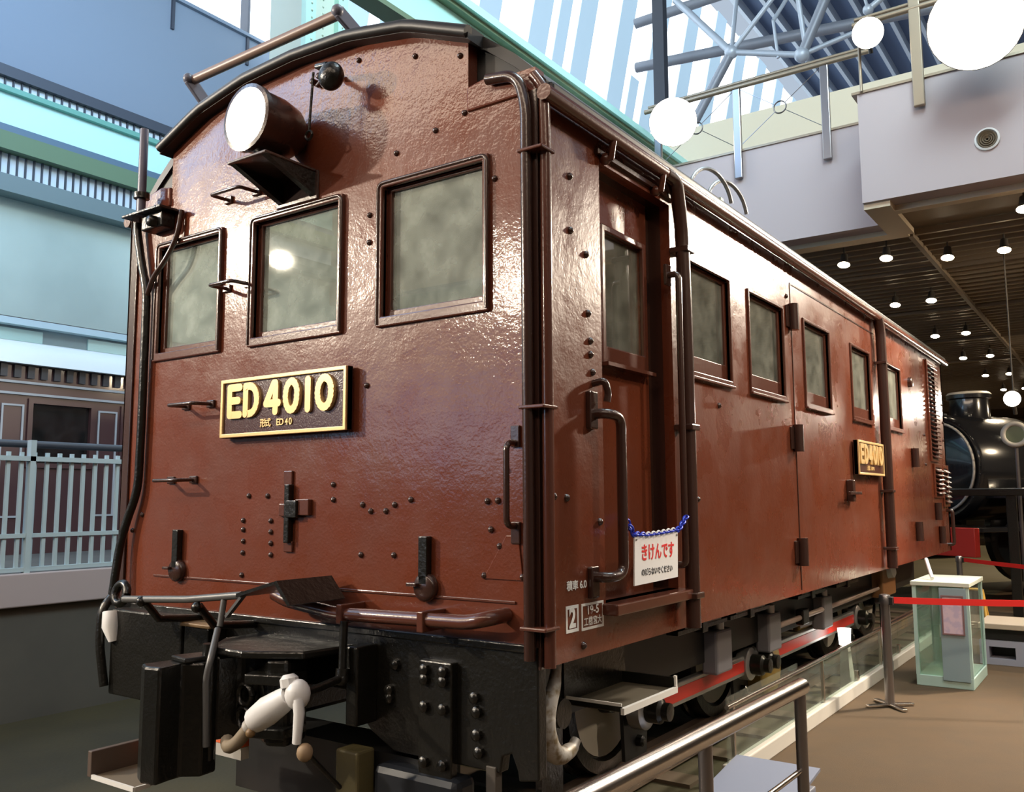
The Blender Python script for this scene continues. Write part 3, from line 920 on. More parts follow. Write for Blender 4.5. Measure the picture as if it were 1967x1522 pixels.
# ---- roof
rx = [-1.32 + 2.64 * i / 36 for i in range(37)]
rp = [(x, roof_z(x)) for x in rx] + [(x, roof_z(x) - 0.055) for x in reversed(rx)]
loco_part('roof', MB().prism(rp, XZ, 0.045, LEN + 0.13), roof_black, smooth=35)
vx = [-1.02 + 2.04 * i / 30 for i in range(31)]
vis = loco_part('roof_visor', MB().prism([(x, roof_z(x) + 0.004) for x in vx] + [(x, roof_z(x) - 0.055) for x in reversed(vx)], XZ, -0.055, 0.05), roof_black, smooth=35)
part('visor_lip', MB().tube([(x, -0.055, roof_z(x) - 0.026) for x in vx], 0.026, 8), roof_black, vis, smooth=60)
for s_ in (-1, 1):
    loco_part('gutter', MB().tube([(s_ * (H + 0.05), -0.02, 3.08), (s_ * (H + 0.05), LEN, 3.08)], 0.032, 10), brown_plain, smooth=60)
    loco_part('roof_edge_board', MB().box(min(s_ * 1.26, s_ * 1.36), max(s_ * 1.26, s_ * 1.34), 0.06, LEN + 0.10, 3.112, 3.160), roof_black, bevel=0.012)
for y in (0.50, 0.98):
    loco_part('gutter_bracket', MB().tube([(H, y, 2.985), (H + 0.05, y, 2.99), (H + 0.06, y, 3.06)], 0.016, 8).sphere((H + 0.02, y, 2.99), 0.026, 8, 6), brown_plain, smooth=60)
loco_part('drip_strip', MB().box(H, H + 0.02, 0.44, 1.22, 3.00, 3.02), brown_dark)

# grab bar on the roof front with its flat arms
rb = loco_part('roof_grab_bar', MB().tube([(-0.985, 0.10, 3.832), (0.150, 0.10, 3.842)], 0.026, 10), pipe_bar, smooth=60)
for x, z in ((-0.985, 3.832), (0.15, 3.842)):
    part('bar_arm', MB().bar((x, 0.08, z), (x + 0.04, 0.48, roof_z(x) - 0.01), 0.025, 0.07), mat('slate_grey_metal', (0.13, 0.13, 0.17), 0.4), rb, bevel=0.006)
    part('arm_bolt', MB().sphere((x, 0.075, z), 0.03, 10, 6), MATS['slate_grey_metal'], rb, smooth=60)
for y in (2.05, 2.30):
    loco_part('roof_hoop', MB().tube(arc((1.16, y, 3.26), 0.20, 0.2, PI - 0.2, 14, (0.25, 0.97, 0), (0, 0, 1)), 0.012, 6), grey_steel, smooth=60)
for y in (2.5, 4.2, 6.2):
    loco_part('roof_ventilator', MB().lathe([(0, 0.16), (0.12, 0.16), (0.16, 0.24), (0.20, 0.20), (0.24, 0.05)], (0, y, 3.57), (0, 0, 1)), roof_black, smooth=40)

# ---- corner strips and downpipes
for s_ in (-1, 1):
    loco_part('corner_angle', MB().box(min(s_ * (H - 0.05), s_ * (H + 0.012)), max(s_ * (H - 0.05), s_ * (H + 0.012)), -0.012, 0.001, ZB, 3.10)
              .box(min(s_ * H, s_ * (H + 0.012)), max(s_ * H, s_ * (H + 0.012)), -0.012, 0.045, ZS, 3.10), brown_dark, bevel=0.004)
loco_part('corner_downpipe', MB().tube(round_path([(1.10, -0.035, 3.19), (1.24, -0.035, 3.17), (1.275, -0.030, 3.05), (1.278, -0.030, 1.01)], 0.10, 8), 0.022, 10), brown_dark, smooth=60)
loco_part('corner_downpipe', MB().tube(round_path([(1.29, 0.0, 3.17), (1.33, 0.01, 3.11), (1.335, 0.012, 2.9), (1.335, 0.012, 0.985)], 0.10, 8), 0.022, 10), brown_plain, smooth=60)
for z in (2.86, 1.90, 1.12):
    loco_part('pipe_clip', MB().box(1.250, 1.362, -0.056, 0.040, z - 0.007, z + 0.007), brown_plain, bevel=0.005)
loco_part('downpipe', MB().tube(round_path([(H + 0.05, 1.02, 3.08), (H + 0.06, 1.12, 3.07), (H + 0.055, 1.185, 2.86), (H + 0.055, 1.20, 2.4), (H + 0.055, 1.20, 0.985)], 0.09, 8), 0.034, 12), brown_dark, smooth=60)
hr = loco_part('door_handrail', MB().tube(round_path([(H + 0.005, 1.115, 2.62), (H + 0.06, 1.12, 2.62), (H + 0.06, 1.12, 1.27), (H + 0.005, 1.115, 1.27)], 0.05), 0.016, 8), brown_dark, smooth=60)
for z in (2.62, 1.27):
    part('rail_foot', MB().obox((H + 0.006, 1.115, z), (0.008, 0, 0), (0, 0.028, 0), (0, 0, 0.05)), brown_dark, hr, bevel=0.004)
for z in (2.75, 1.90, 1.13):
    loco_part('pipe_clip', MB().box(H, H + 0.095, 1.155, 1.245, z - 0.014, z + 0.014), brown_dark, bevel=0.005)
loco_part('downpipe', MB().tube(round_path([(H + 0.05, 5.20, 3.08), (H + 0.055, 5.235, 2.98), (H + 0.055, 5.235, 0.99)], 0.06), 0.042, 12), brown_dark, smooth=60)
for z in (2.70, 1.62, 1.15):
    loco_part('pipe_clip', MB().box(H, H + 0.10, 5.185, 5.285, z - 0.012, z + 0.012), brown_dark, bevel=0.005)
# thick door grab rail on the cab side
dg = loco_part('cab_grab_rail', MB().tube(round_path([(H, 0.385, 1.905), (H + 0.075, 0.385, 1.905), (H + 0.085, 0.475, 1.895), (H + 0.085, 0.475, 1.275), (H + 0.075, 0.375, 1.27), (H, 0.375, 1.27)], 0.05), 0.021, 10), brown_dark, smooth=60)
part('rail_foot', MB().obox((H + 0.01, 0.375, 1.92), (0.012, 0, 0), (0, 0.032, 0), (0, 0, 0.075)), brown_dark, dg, bevel=0.006)
part('rail_foot', MB().obox((H + 0.01, 0.368, 1.25), (0.012, 0, 0), (0, 0.030, 0), (0, 0, 0.06)), brown_dark, dg, bevel=0.006)
loco_part('door_latch', MB().tube(round_path([(H, 0.405, 2.03), (H + 0.05, 0.41, 2.04), (H + 0.055, 0.43, 1.99), (H + 0.05, 0.425, 1.955)], 0.02), 0.015, 8), brown_dark, smooth=60)

# ---- hinges, louvres and small fittings of the side
for z in (2.72, 1.943, 1.236):
    hg = loco_part('panel_hinge', MB().tube([(H + 0.03, 2.945, z - 0.085), (H + 0.03, 2.945, z + 0.085)], 0.032, 10), brown_dark, smooth=60)
    part('hinge_leaf', MB().box(H, H + 0.012, 2.87, 2.93, z - 0.07, z + 0.07), brown_dark, hg, bevel=0.004)
loco_part('panel_seam', MB().box(H, H + 0.004, 2.975, 2.985, 1.0, 2.95), brown_dark)
loco_part('panel_seam', MB().box(H, H + 0.004, 2.975, 5.2, 2.945, 2.955), brown_dark)
lk = loco_part('panel_latch', MB().box(H, H + 0.05, 4.13, 4.20, 1.54, 1.70), brown_dark, bevel=0.008)
part('latch_handle', MB().box(H + 0.05, H + 0.07, 3.98, 4.30, 1.590, 1.612), brown_dark, lk, bevel=0.004)
for y, z in ((6.55, 1.945), (6.56, 1.245), (7.6, 1.42), (7.75, 1.17)):
    loco_part('panel_hinge', MB().tube([(H + 0.03, y, z - 0.09), (H + 0.03, y, z + 0.09)], 0.034, 10), brown_dark, smooth=60)
loco_part('lifting_eye', MB().lathe([(0, 0.05), (0.03, 0.05), (0.04, 0.03)], (H, 6.58, 2.68), (1, 0, 0), 14), brown_dark, smooth=50)
sl = MB().obox((0, 0, 0), (0.030, 0, -0.022), (0, 1, 0), (0.003, 0, 0.004)).mesh('louvre_slat', brown_plain)
for (y0, y1, z0, z1, n) in ((7.50, 7.86, 1.98, 2.98, 22), (7.62, 7.98, 1.60, 1.88, 6), (8.10, 8.36, 1.50, 1.88, 7)):
    lp = loco_part('louvre_panel', MB().holed(y0 - 0.04, y1 + 0.04, z0 - 0.04, z1 + 0.04, [(y0, y1, z0, z1)], YZ, H + 0.02, H), brown, bevel=0.004)
    part('louvre_backing', MB().box(H, H + 0.003, y0, y1, z0, z1), black_soft, lp)
    for k in range(n):
        o = bpy.data.objects.new('louvre_slat', sl)
        link(o, lp)
        o.location = (H + 0.022, (y0 + y1) / 2, z0 + (k + 0.5) * (z1 - z0) / n)
        o.scale = (1, (y1 - y0) / 2, 1)
loco_part('rear_grab_rail', MB().tube(round_path([(H, 8.25, 1.42), (H + 0.06, 8.25, 1.42), (H + 0.06, 8.25, 1.05), (H, 8.25, 1.05)], 0.03), 0.018, 8), brown_dark, smooth=60)

# ---- rivets (domed bolt heads)
rv = MB().lathe([(0, 0.0125), (0.004, 0.0125), (0.009, 0.009), (0.012, 0.004)], (0, 0, 0), (0, -1, 0), 10).mesh('rivet', brown_dark, 60)
FR = [(-0.288, 1.591), (-0.158, 1.590), (-0.323, 1.479), (-0.321, 1.437), (-0.319, 1.385), (-0.320, 1.333), (-0.132, 1.479), (-0.131, 1.430), (-0.129, 1.380),
      (-0.127, 1.329), (0.260, 1.636), (0.262, 1.572), (0.433, 1.551), (0.480, 1.525), (0.564, 1.526), (0.611, 1.551), (0.697, 1.571), (0.428, 1.347), (0.609, 1.351),
      (1.074, 1.564), (1.122, 1.566), (1.059, 1.291), (1.231, 1.293), (0.447, 2.046), (0.963, 3.103), (0.813, 3.067), (0.371, 3.50), (0.45, 2.78), (0.45, 2.66),
      (1.11, 2.80), (0.94, 3.35), (0.70, 3.42), (-0.323, 1.232), (1.13, 1.40), (1.16, 1.68), (1.09, 1.46), (-1.18, 2.62), (-1.12, 1.50), (-1.2, 1.42), (0.60, 3.02)]
copies('rivet', rv, [(x, -0.001, z) for x, z in FR], fp)
rvs = MB().lathe([(0, 0.015), (0.005, 0.015), (0.011, 0.010), (0.015, 0.004)], (0, 0, 0), (1, 0, 0), 10).mesh('rivet', brown_dark, 60)
SR = [(0.10, 1.58), (0.19, 1.575), (0.385, 2.20), (0.385, 2.145), (0.40, 2.075), (0.24, 2.62), (0.24, 2.84), (1.72, 2.05), (1.41, 1.565), (1.26, 1.06), (1.33, 1.17),
      (0.36, 2.55), (0.37, 2.31), (0.44, 1.48), (2.9, 2.85), (5.40, 1.62), (5.42, 1.12), (0.30, 1.02), (7.2, 2.2), (7.2, 1.9), (8.3, 2.6), (8.3, 2.4), (8.3, 2.2)]
copies('rivet', rvs, [(H, y, z) for y, z in SR], sp)

# ---- number plates
L6 = (('E', 0.085, 0.175), ('D', 0.225, 0.320), ('4', 0.395, 0.495), ('0', 0.555, 0.645), ('1', 0.695, 0.750), ('0', 0.800, 0.900))


def number_plate(to3, wd, ht, frame, origin, kanji_at):
    t = loco_part('number_plate', MB().prism([(0, 0), (wd, 0), (wd, ht), (0, ht)], to3, 0.0, 0.030), plate_brown, label='dark plate with brass raised number')
    part('plate_border', MB().holed(0, wd, 0, ht, [(0.018, wd - 0.018, 0.018, ht - 0.018)], to3, 0.0, 0.040), brass, t, bevel=0.003)
    b_ = None
    for ch_, a, c in L6:
        b_ = MB()
        s_ = wd * 0.042
        paths = [[((a + (c - a) * u) * wd, ht * (0.38 + 0.465 * v)) for u, v in pth] for pth in glyph(ch_)]
        strokes(b_, paths, s_, to3, 0.028, 0.042)
        part('raised_character', b_, brass, t)
    for txt, du in (('形', -0.115), ('式', -0.075), ('E', 0.005), ('D', 0.035), ('4', 0.075), ('0', 0.105)):
        at = Vector(kanji_at) + frame.to_3x3() @ Vector((du * wd, 0, 0))
        lettering('raised_lettering', txt, ht * 0.150, brass, at, frame, t, ext=0.003, bold=0.0008)
    return t


PX0, PX1, PZ0, PZ1 = -0.452, 0.376, 1.860, 2.133
number_plate(lambda u, v, d: (PX0 + u, -0.012 - d, PZ0 + v), PX1 - PX0, PZ1 - PZ0, FRONT, None, (PX0 + 0.478 * (PX1 - PX0), -0.044, PZ0 + 0.20 * (PZ1 - PZ0)))
SY0, SY1, SPZ0, SPZ1 = 4.335, 5.150, 1.742, 2.005
number_plate(lambda u, v, d: (H + 0.012 + d, SY0 + u, SPZ0 + v), SY1 - SY0, SPZ1 - SPZ0, SIDE, None, (H + 0.044, SY0 + 0.478 * (SY1 - SY0), SPZ0 + 0.20 * (SPZ1 - SPZ0)))

# ---- painted lettering on the cab side
lettering('side_lettering', '積車 6.0', 0.038, white_p, (H + 0.002, 0.255, 1.246), SIDE, lo, ext=0.0006, bold=0.0008, sx=1.1)
part('stencil_frame', MB().holed(0.176, 0.266, 1.078, 1.176, [(0.186, 0.256, 1.090, 1.164)], YZ, H, H + 0.002), white_p, lo)
lettering('stencil_numeral', '2', 0.098, white_p, (H + 0.002, 0.221, 1.127), SIDE, lo, ext=0.0006, bold=0.0035, sx=0.95)
part('stencil_frame', MB().holed(0.288, 0.458, 1.074, 1.174, [(0.297, 0.449, 1.084, 1.165)], YZ, H, H + 0.002), white_p, lo)
lettering('stencil_date', '19-5', 0.046, white_p, (H + 0.002, 0.373, 1.145), SIDE, lo, ext=0.0006, bold=0.0005, sx=1.15)
lettering('stencil_works', '工機宮大', 0.034, white_p, (H + 0.002, 0.373, 1.103), SIDE, lo, ext=0.0006, bold=0.0003, sx=1.02)

# ---- headlight, shelf, bell
hl = loco_part('headlight', MB().lathe([(-0.02, 0.05), (0.0, 0.085), (0.06, 0.125), (0.14, 0.140), (0.255, 0.140), (0.258, 0.150), (0.285, 0.150), (0.288, 0.132), (0.27, 0.128)],
                                       (-0.005, -0.02, 3.225), (0, -1, 0)), brown_dark, smooth=40)
part('lens', MB().lathe([(0.272, 0.129), (0.284, 0.10), (0.291, 0.05), (0.293, 0.01)], (-0.005, -0.02, 3.225), (0, -1, 0)), head_lens, hl, smooth=60)
part('lamp_foot', MB().tube([(-0.005, -0.16, 3.10), (-0.005, -0.16, 3.05)], [0.05, 0.08], 12), black, hl, smooth=50)
shf = loco_part('headlight_shelf', MB().box(-0.13, 0.125, -0.30, -0.012, 3.040, 3.054), brown_dark, bevel=0.004)
part('shelf_bracket', MB().add([(-0.12, -0.29, 3.04), (-0.12, -0.012, 3.04), (-0.12, -0.012, 2.93), (-0.09, -0.29, 3.04), (-0.09, -0.012, 3.04), (-0.09, -0.012, 2.93)],
                               [(0, 1, 2), (3, 5, 4), (0, 3, 4, 1), (1, 4, 5, 2), (2, 5, 3, 0)]), black, shf)
part('shelf_bracket', MB().add([(0.09, -0.29, 3.04), (0.09, -0.012, 3.04), (0.09, -0.012, 2.93), (0.12, -0.29, 3.04), (0.12, -0.012, 3.04), (0.12, -0.012, 2.93)],
                               [(0, 1, 2), (3, 5, 4), (0, 3, 4, 1), (1, 4, 5, 2), (2, 5, 3, 0)]), black, shf)
part('shelf_back_plate', MB().box(-0.14, 0.135, -0.014, 0.0, 2.915, 3.05), brown_dark, shf, bevel=0.004)
bl_ = loco_part('bell_gong', MB().sphere((0.335, -0.13, 3.385), 0.062, 18, 12, (1, 0.8, 1)), black, smooth=70)
part('bell_pivot', MB().tube([(0.27, -0.02, 3.44), (0.27, -0.15, 3.44), (0.33, -0.15, 3.43)], 0.014, 8), black, bl_, smooth=60)
part('bell_cord', MB().tube([(0.245, -0.15, 3.42), (0.225, -0.15, 3.16)], 0.006, 6), black, bl_)
part('cord_ring', MB().tube(arc((0.225, -0.15, 3.14), 0.02, 0, 2 * PI, 12, (1, 0, 0), (0, 0, 1)), 0.006, 6, caps=False), black, bl_, smooth=60)
loco_part('crown_conduit', MB().tube([(0.12, -0.01, 3.45), (0.20, -0.03, 3.47), (0.27, -0.02, 3.45)], 0.012, 8), brown_dark, smooth=60)
for x, z in ((0.10, 3.47), (0.14, 3.485), (0.18, 3.49)):
    loco_part('terminal_nut', MB().lathe([(0, 0.016), (0.03, 0.014), (0.035, 0.006)], (x, 0.0, z), (0, -1, 0), 8), brown_dark, smooth=50)


# ---- climbing stirrups, lamp irons, latches on the front
def stirrup(x0, x1, z, dpt=0.11):
    t = loco_part('foot_stirrup', MB().tube(round_path([(x0, 0.0, z), (x0, -dpt, z - 0.004), (x1, -dpt, z - 0.004), (x1, 0.0, z)], 0.02), 0.009, 8), brown_dark, smooth=60)
    for x in (x0, x1):
        part('stirrup_foot', MB().obox((x, -0.006, z), (0.028, 0, 0), (0, 0.007, 0), (0, 0, 0.018)), brown_dark, t, bevel=0.004)
    return t


stirrup(-0.500, -0.290, 3.035)
stirrup(-0.490, -0.325, 2.590)
stirrup(-0.78, -0.585, 2.035)
stirrup(-0.88, -0.700, 1.672)
for x in (-0.795, 0.785):
    li = loco_part('lamp_iron', MB().box(x - 0.024, x + 0.020, -0.032, 0.0, 1.245, 1.430), black, bevel=0.004)
    part('iron_socket', MB().lathe([(0, 0.055), (0.02, 0.055), (0.03, 0.045)], (x, -0.002, 1.235), (0, -1, 0), 16), brown_dark, li, smooth=50)
    part('iron_lug', MB().box(x - 0.07, x - 0.02, -0.05, 0.0, 1.238, 1.252), brown_dark, li, bevel=0.003)
cl = loco_part('tread_lock', MB().box(-0.018, 0.014, -0.030, 0.0, 1.385, 1.640), black, bevel=0.004)
part('lock_plate', MB().box(-0.07, 0.045, -0.014, 0.0, 1.50, 1.555), brown_plain, cl, bevel=0.004)
part('lock_plate', MB().box(0.045, 0.13, -0.022, 0.0, 1.505, 1.575), brown_plain, cl, bevel=0.004)
part('lock_tongue', MB().box(0.0, 0.065, -0.034, -0.012, 1.495, 1.570), black, cl, bevel=0.004)
part('lock_tab', MB().box(-0.045, 0.010, -0.012, 0.0, 1.635, 1.700), brown_plain, cl, bevel=0.004)
part('lock_tab', MB().box(-0.035, 0.020, -0.012, 0.0, 1.345, 1.392), brown_plain, cl, bevel=0.004)
ha = loco_part('corner_handrail', MB().tube(round_path([(1.205, 0, 1.775), (1.205, -0.065, 1.775), (1.205, -0.065, 1.475), (1.205, 0, 1.475)], 0.035), 0.012, 8), brown_dark, smooth=60)
for z in (1.80, 1.45):
    part('rail_foot', MB().box(1.185, 1.225, -0.012, 0.0, z - 0.04, z + 0.04), brown_dark, ha, bevel=0.004)
loco_part('hose_holder_plate', MB().prism([(1.055, 1.28), (1.235, 1.28), (1.215, 1.44), (1.16, 1.44)], XZ, -0.006, 0.0), brown, bevel=0.003)
loco_part('front_seam', MB().box(-1.0, 1.2, -0.006, 0.0, 1.196, 1.206), brown_plain, bevel=0.002)

# ---- cable and bracket at the left edge
loco_part('side_cable', MB().tube(round_path([(-1.215, -0.04, 3.04), (-1.215, -0.04, 3.0), (-1.165, -0.035, 2.80), (-1.120, -0.03, 2.66), (-1.118, -0.03, 1.95),
                                              (-1.125, -0.03, 1.62), (-1.20, -0.04, 1.46), (-1.235, -0.05, 1.33), (-1.245, -0.07, 1.10)], 0.08, 5), 0.021, 10), black, smooth=60)
loco_part('side_cable', MB().tube(round_path([(-1.12, -0.03, 2.63), (-1.05, -0.045, 2.72), (-0.93, -0.05, 2.80), (-0.87, -0.03, 2.92), (-0.86, -0.02, 3.05)], 0.08, 5), 0.014, 8), brown_dark, smooth=60)
bk = loco_part('tail_lamp_bracket', MB().box(-1.24, -0.90, -0.12, 0.0, 3.052, 3.066), black, bevel=0.003)
part('bracket_web', MB().box(-1.12, -0.94, -0.08, 0.0, 2.97, 3.055), black, bk, bevel=0.008)
part('bracket_knob', MB().lathe([(0, 0.03), (0.04, 0.03), (0.05, 0.02)], (-1.0, -0.07, 3.0), (0, -1, 0), 12), black, bk, smooth=50)
part('insulator_post', MB().tube([(-1.11, -0.09, 3.05), (-1.11, -0.09, 3.52)], 0.022, 10), mat('slate_blue_post', (0.10, 0.10, 0.15), 0.35), bk, smooth=60)
part('post_ring', MB().tube([(-1.11, -0.09, 3.14), (-1.11, -0.09, 3.17)], 0.04, 10), black, bk, smooth=50)

# ---- brown steam pipe, coupling lever and buffer beam
pb = loco_part('front_pipe', MB().tube(round_path([(0.02, -0.10, 1.175), (0.10, -0.10, 1.150), (0.40, -0.10, 1.118), (1.06, -0.10, 1.132), (1.14, -0.09, 1.150), (1.16, 0.0, 1.155)], 0.06), 0.027, 12), brown_plain, smooth=60)
for x in (0.44, 0.86):
    part('pipe_clip', MB().box(x - 0.015, x + 0.015, -0.135, 0.0, 1.085, 1.16), brown_plain, pb, bevel=0.004)
beam_poly = [(-H, 0.62), (-0.55, 0.62), (-0.35, 0.80), (0.35, 0.80), (0.50, 0.66), (0.62, 0.60), (1.13, 0.60), (1.14, 0.66), (1.18, 0.675), (1.205, 0.62), (1.21, 0.585), (H - 0.005, 0.60), (H - 0.005, 1.055), (-H, 1.055)]
bm_ = loco_part('buffer_beam', MB().prism(beam_poly, XZ, -0.004, 0.05), black, bevel=0.006)
for x0, x1 in ((0.775, 0.935), (-0.935, -0.775)):
    pd = part('buffer_pad', MB().box(x0, x1, -0.040, 0.0, 0.36, 0.968), black, bm_, bevel=0.006)
bolt = MB().lathe([(0, 0.022), (0.016, 0.022), (0.022, 0.014), (0.024, 0.004)], (0, 0, 0), (0, -1, 0), 8).mesh('bolt_head', black, 40)
copies('bolt_head', bolt, [(x, -0.040, z) for x in (0.81, 0.90, -0.81, -0.90) for z in (0.935, 0.90, 0.80, 0.60)], bm_)
copies('bolt_head', bolt, [(x, -0.004, z) for x, z in ((0.60, 0.83), (0.60, 0.80), (1.03, 0.80), (1.03, 0.72), (1.04, 0.66), (0.63, 0.93), (1.02, 0.85), (-0.6, 0.9), (-0.6, 0.75))], bm_)
part('beam_top_angle', MB().box(-H, H - 0.005, -0.016, 0.0, 1.030, 1.058), black, bm_, bevel=0.005)
part('hanging_bracket', MB().box(1.07, 1.115, -0.01, 0.03, 0.30, 0.62), mat('dull_iron', (0.07, 0.06, 0.05), 0.6), bm_, bevel=0.004)
part('beam_gusset', MB().box(-0.60, -0.42, -0.10, 0.0, 0.62, 0.995), black, bm_, bevel=0.008)
part('beam_gusset', MB().box(0.47, 0.53, -0.12, 0.0, 0.70, 1.0), black, bm_, bevel=0.008)
part('gusset_cap', MB().box(-0.62, -0.40, -0.11, 0.0, 0.995, 1.012), mat('worn_bronze', (0.20, 0.12, 0.05), 0.5), bm_, bevel=0.004)

lv = loco_part('coupling_lever', MB().tube([(-0.77, -0.30, 1.125), (-0.30, -0.30, 1.152), (0.06, -0.30, 1.190)], 0.016, 10), bar_grey, smooth=60)
part('lever_eye', MB().tube(arc((-0.83, -0.28, 1.145), 0.045, 0, 2 * PI, 16, (1, 0, 0), (0, 0.2, 1)), 0.020, 8, caps=False), black, lv, smooth=60)
part('lever_hood', MB().add([(0.07, -0.34, 1.20), (0.31, -0.34, 1.262), (0.31, -0.05, 1.262), (0.07, -0.05, 1.20), (0.39, -0.34, 1.175), (0.39, -0.05, 1.175),
                             (0.07, -0.34, 1.185), (0.30, -0.34, 1.247), (0.30, -0.05, 1.247), (0.07, -0.05, 1.185), (0.375, -0.34, 1.170), (0.375, -0.05, 1.170)],
                            [(0, 1, 2, 3), (1, 4, 5, 2), (6, 9, 8, 7), (7, 8, 11, 10), (0, 6, 7, 1), (1, 7, 10, 4), (3, 2, 8, 9), (2, 5, 11, 8), (0, 3, 9, 6), (4, 10, 11, 5)]), black, lv)
part('lever_link', MB().tube([(-0.055, -0.30, 1.165), (-0.05, -0.32, 1.06)], 0.013, 8), bar_grey, lv, smooth=60)
part('lever_link', MB().bar((-0.02, -0.31, 1.10), (0.09, -0.31, 1.20), 0.02, 0.012), bar_grey, lv)
for x in (-0.62, -0.22):
    part('lever_bracket', MB().tube([(x, 0.0, 1.02), (x, -0.22, 1.04), (x, -0.30, 1.13)], 0.018, 8), black, lv, smooth=60)
    part('bracket_bolt', MB().sphere((x, -0.31, 1.125), 0.024, 8, 6), black, lv, smooth=60)

# ---- automatic coupler
V3 = lambda u, v, d: (u, v, d)
cp = loco_part('coupler', MB().box(-0.13, 0.13, -0.16, 0.30, 0.68, 0.92), black, bevel=0.02)
part('coupler_head', MB().prism([(-0.14, -0.12), (0.26, -0.12), (0.30, -0.26), (0.22, -0.30), (0.10, -0.24), (0.02, -0.26), (-0.02, -0.36), (-0.14, -0.30)], V3, 0.62, 0.955), black, cp, bevel=0.018)
part('coupler_top_plate', MB().prism([(-0.20, 0.0), (0.40, 0.0), (0.36, -0.24), (0.14, -0.36), (-0.06, -0.36), (-0.20, -0.18)], V3, 0.955, 0.985), black, cp, bevel=0.008)
part('head_rib', MB().prism([(0.10, -0.20), (0.30, -0.16), (0.33, -0.30), (0.16, -0.36)], V3, 0.86, 0.90), black, cp, bevel=0.006)
part('head_rib', MB().prism([(0.10, -0.20), (0.30, -0.16), (0.33, -0.30), (0.16, -0.36)], V3, 0.66, 0.70), black, cp, bevel=0.006)
kn = part('knuckle', MB().prism([(-0.02, -0.34), (-0.10, -0.32), (-0.18, -0.44), (-0.200, -0.57), (-0.13, -0.60), (-0.055, -0.585), (-0.075, -0.47), (-0.01, -0.42)], V3, 0.50, 0.935), black, cp, bevel=0.010)
part('knuckle_ear', MB().prism([(-0.17, -0.46), (-0.05, -0.48), (-0.02, -0.34), (-0.12, -0.28)], V3, 0.935, 0.955), black, cp, bevel=0.006)
part('knuckle_pin', MB().tube([(-0.04, -0.37, 0.55), (-0.04, -0.37, 1.0)], 0.03, 10), black, cp, smooth=60)
for z in (0.71, 0.80):
    part('core_ring', MB().tube(arc((0.085, -0.29, z), 0.040, 0, 2 * PI, 14, (1, 0, 0), (0, 0, 1)), 0.013, 6, caps=False), black, cp, smooth=60)
part('lift_rod', MB().tube(round_path([(-0.05, -0.33, 1.05), (0.03, -0.42, 0.95), (0.02, -0.43, 0.88), (0.02, -0.42, 0.62)], 0.05), 0.014, 8), bar_grey, cp, smooth=60)
part('lower_guard', MB().box(-0.35, 0.75, 0.02, 0.25, 0.30, 0.58), black_soft, cp)
part('guard_casting', MB().box(0.56, 0.98, -0.06, 0.06, 0.40, 0.56), mat('blue_black_casting', (0.015, 0.018, 0.024), 0.35), cp, bevel=0.03)
part('red_mark', MB().box(-0.30, -0.02, -0.22, -0.18, 0.565, 0.60), orange_p, cp)
part('pale_mark', MB().box(-0.30, -0.02, -0.22, -0.18, 0.515, 0.563), pale_grey, cp)
part('rust_bracket', MB().box(0.40, 0.52, -0.10, 0.0, 0.42, 0.60), mat('ochre_iron', (0.13, 0.11, 0.05), 0.5, bump=[(30, 0.5, 0.006)]), cp, bevel=0.01)

# ---- brake cock and hose
ck = loco_part('brake_cock', MB().tube([(0.295, -0.41, 0.755), (0.36, -0.41, 0.795), (0.43, -0.40, 0.838), (0.47, -0.40, 0.862)], [0.048, 0.054, 0.046, 0.038], 14), white_cock, smooth=50, label='white painted brake cock')
part('cock_body', MB().sphere((0.500, -0.39, 0.868), 0.048, 12, 8, (1, 1, 1.15)), white_cock, ck, smooth=60)
part('cock_cap', MB().lathe([(0, 0.034), (0.03, 0.034), (0.045, 0.02)], (0.470, -0.40, 0.893), (-0.25, 0, 1), 8), white_cock, ck, smooth=40)
part('cock_handle', MB().tube([(0.525, -0.41, 0.855), (0.538, -0.415, 0.81), (0.528, -0.415, 0.705)], [0.020, 0.020, 0.016], 8), white_cock, ck, smooth=50)
hs = loco_part('brake_hose', MB().tube(round_path([(0.300, -0.41, 0.757), (0.262, -0.42, 0.715), (0.215, -0.43, 0.662), (0.165, -0.43, 0.638), (0.12, -0.40, 0.655)], 0.05), 0.025, 10),
               mat('worn_hose', (0.24, 0.19, 0.13), 0.6), smooth=60)
part('hose_clamp', MB().tube([(0.292, -0.412, 0.748), (0.268, -0.418, 0.722)], 0.032, 10), worn_steel, hs, smooth=50)
part('clamp_bolt', MB().sphere((0.305, -0.44, 0.715), 0.018, 8, 6), MATS['worn_bronze'], hs, smooth=60)
tp = loco_part('train_pipe', MB().tube(round_path([(0.478, -0.14, 1.10), (0.48, -0.15, 0.885), (0.50, -0.30, 0.872), (0.50, -0.39, 0.870)], 0.03), 0.016, 10), black, smooth=60)
part('pipe_union', MB().tube([(0.478, -0.145, 0.92), (0.48, -0.15, 0.885)], 0.026, 8), black, tp, smooth=50)
part('pipe_elbow', MB().sphere((0.48, -0.15, 0.882), 0.028, 10, 8), black, tp, smooth=60)
loco_part('drain_knob', MB().sphere((0.555, -0.40, 0.675), 0.030, 12, 8, (1, 1, 1.1)), mat('rusty_knob', (0.32, 0.22, 0.13), 0.6), smooth=60)
loco_part('knob_stem', MB().tube([(0.545, -0.38, 0.665), (0.53, -0.2, 0.50)], 0.010, 8), black, smooth=60)

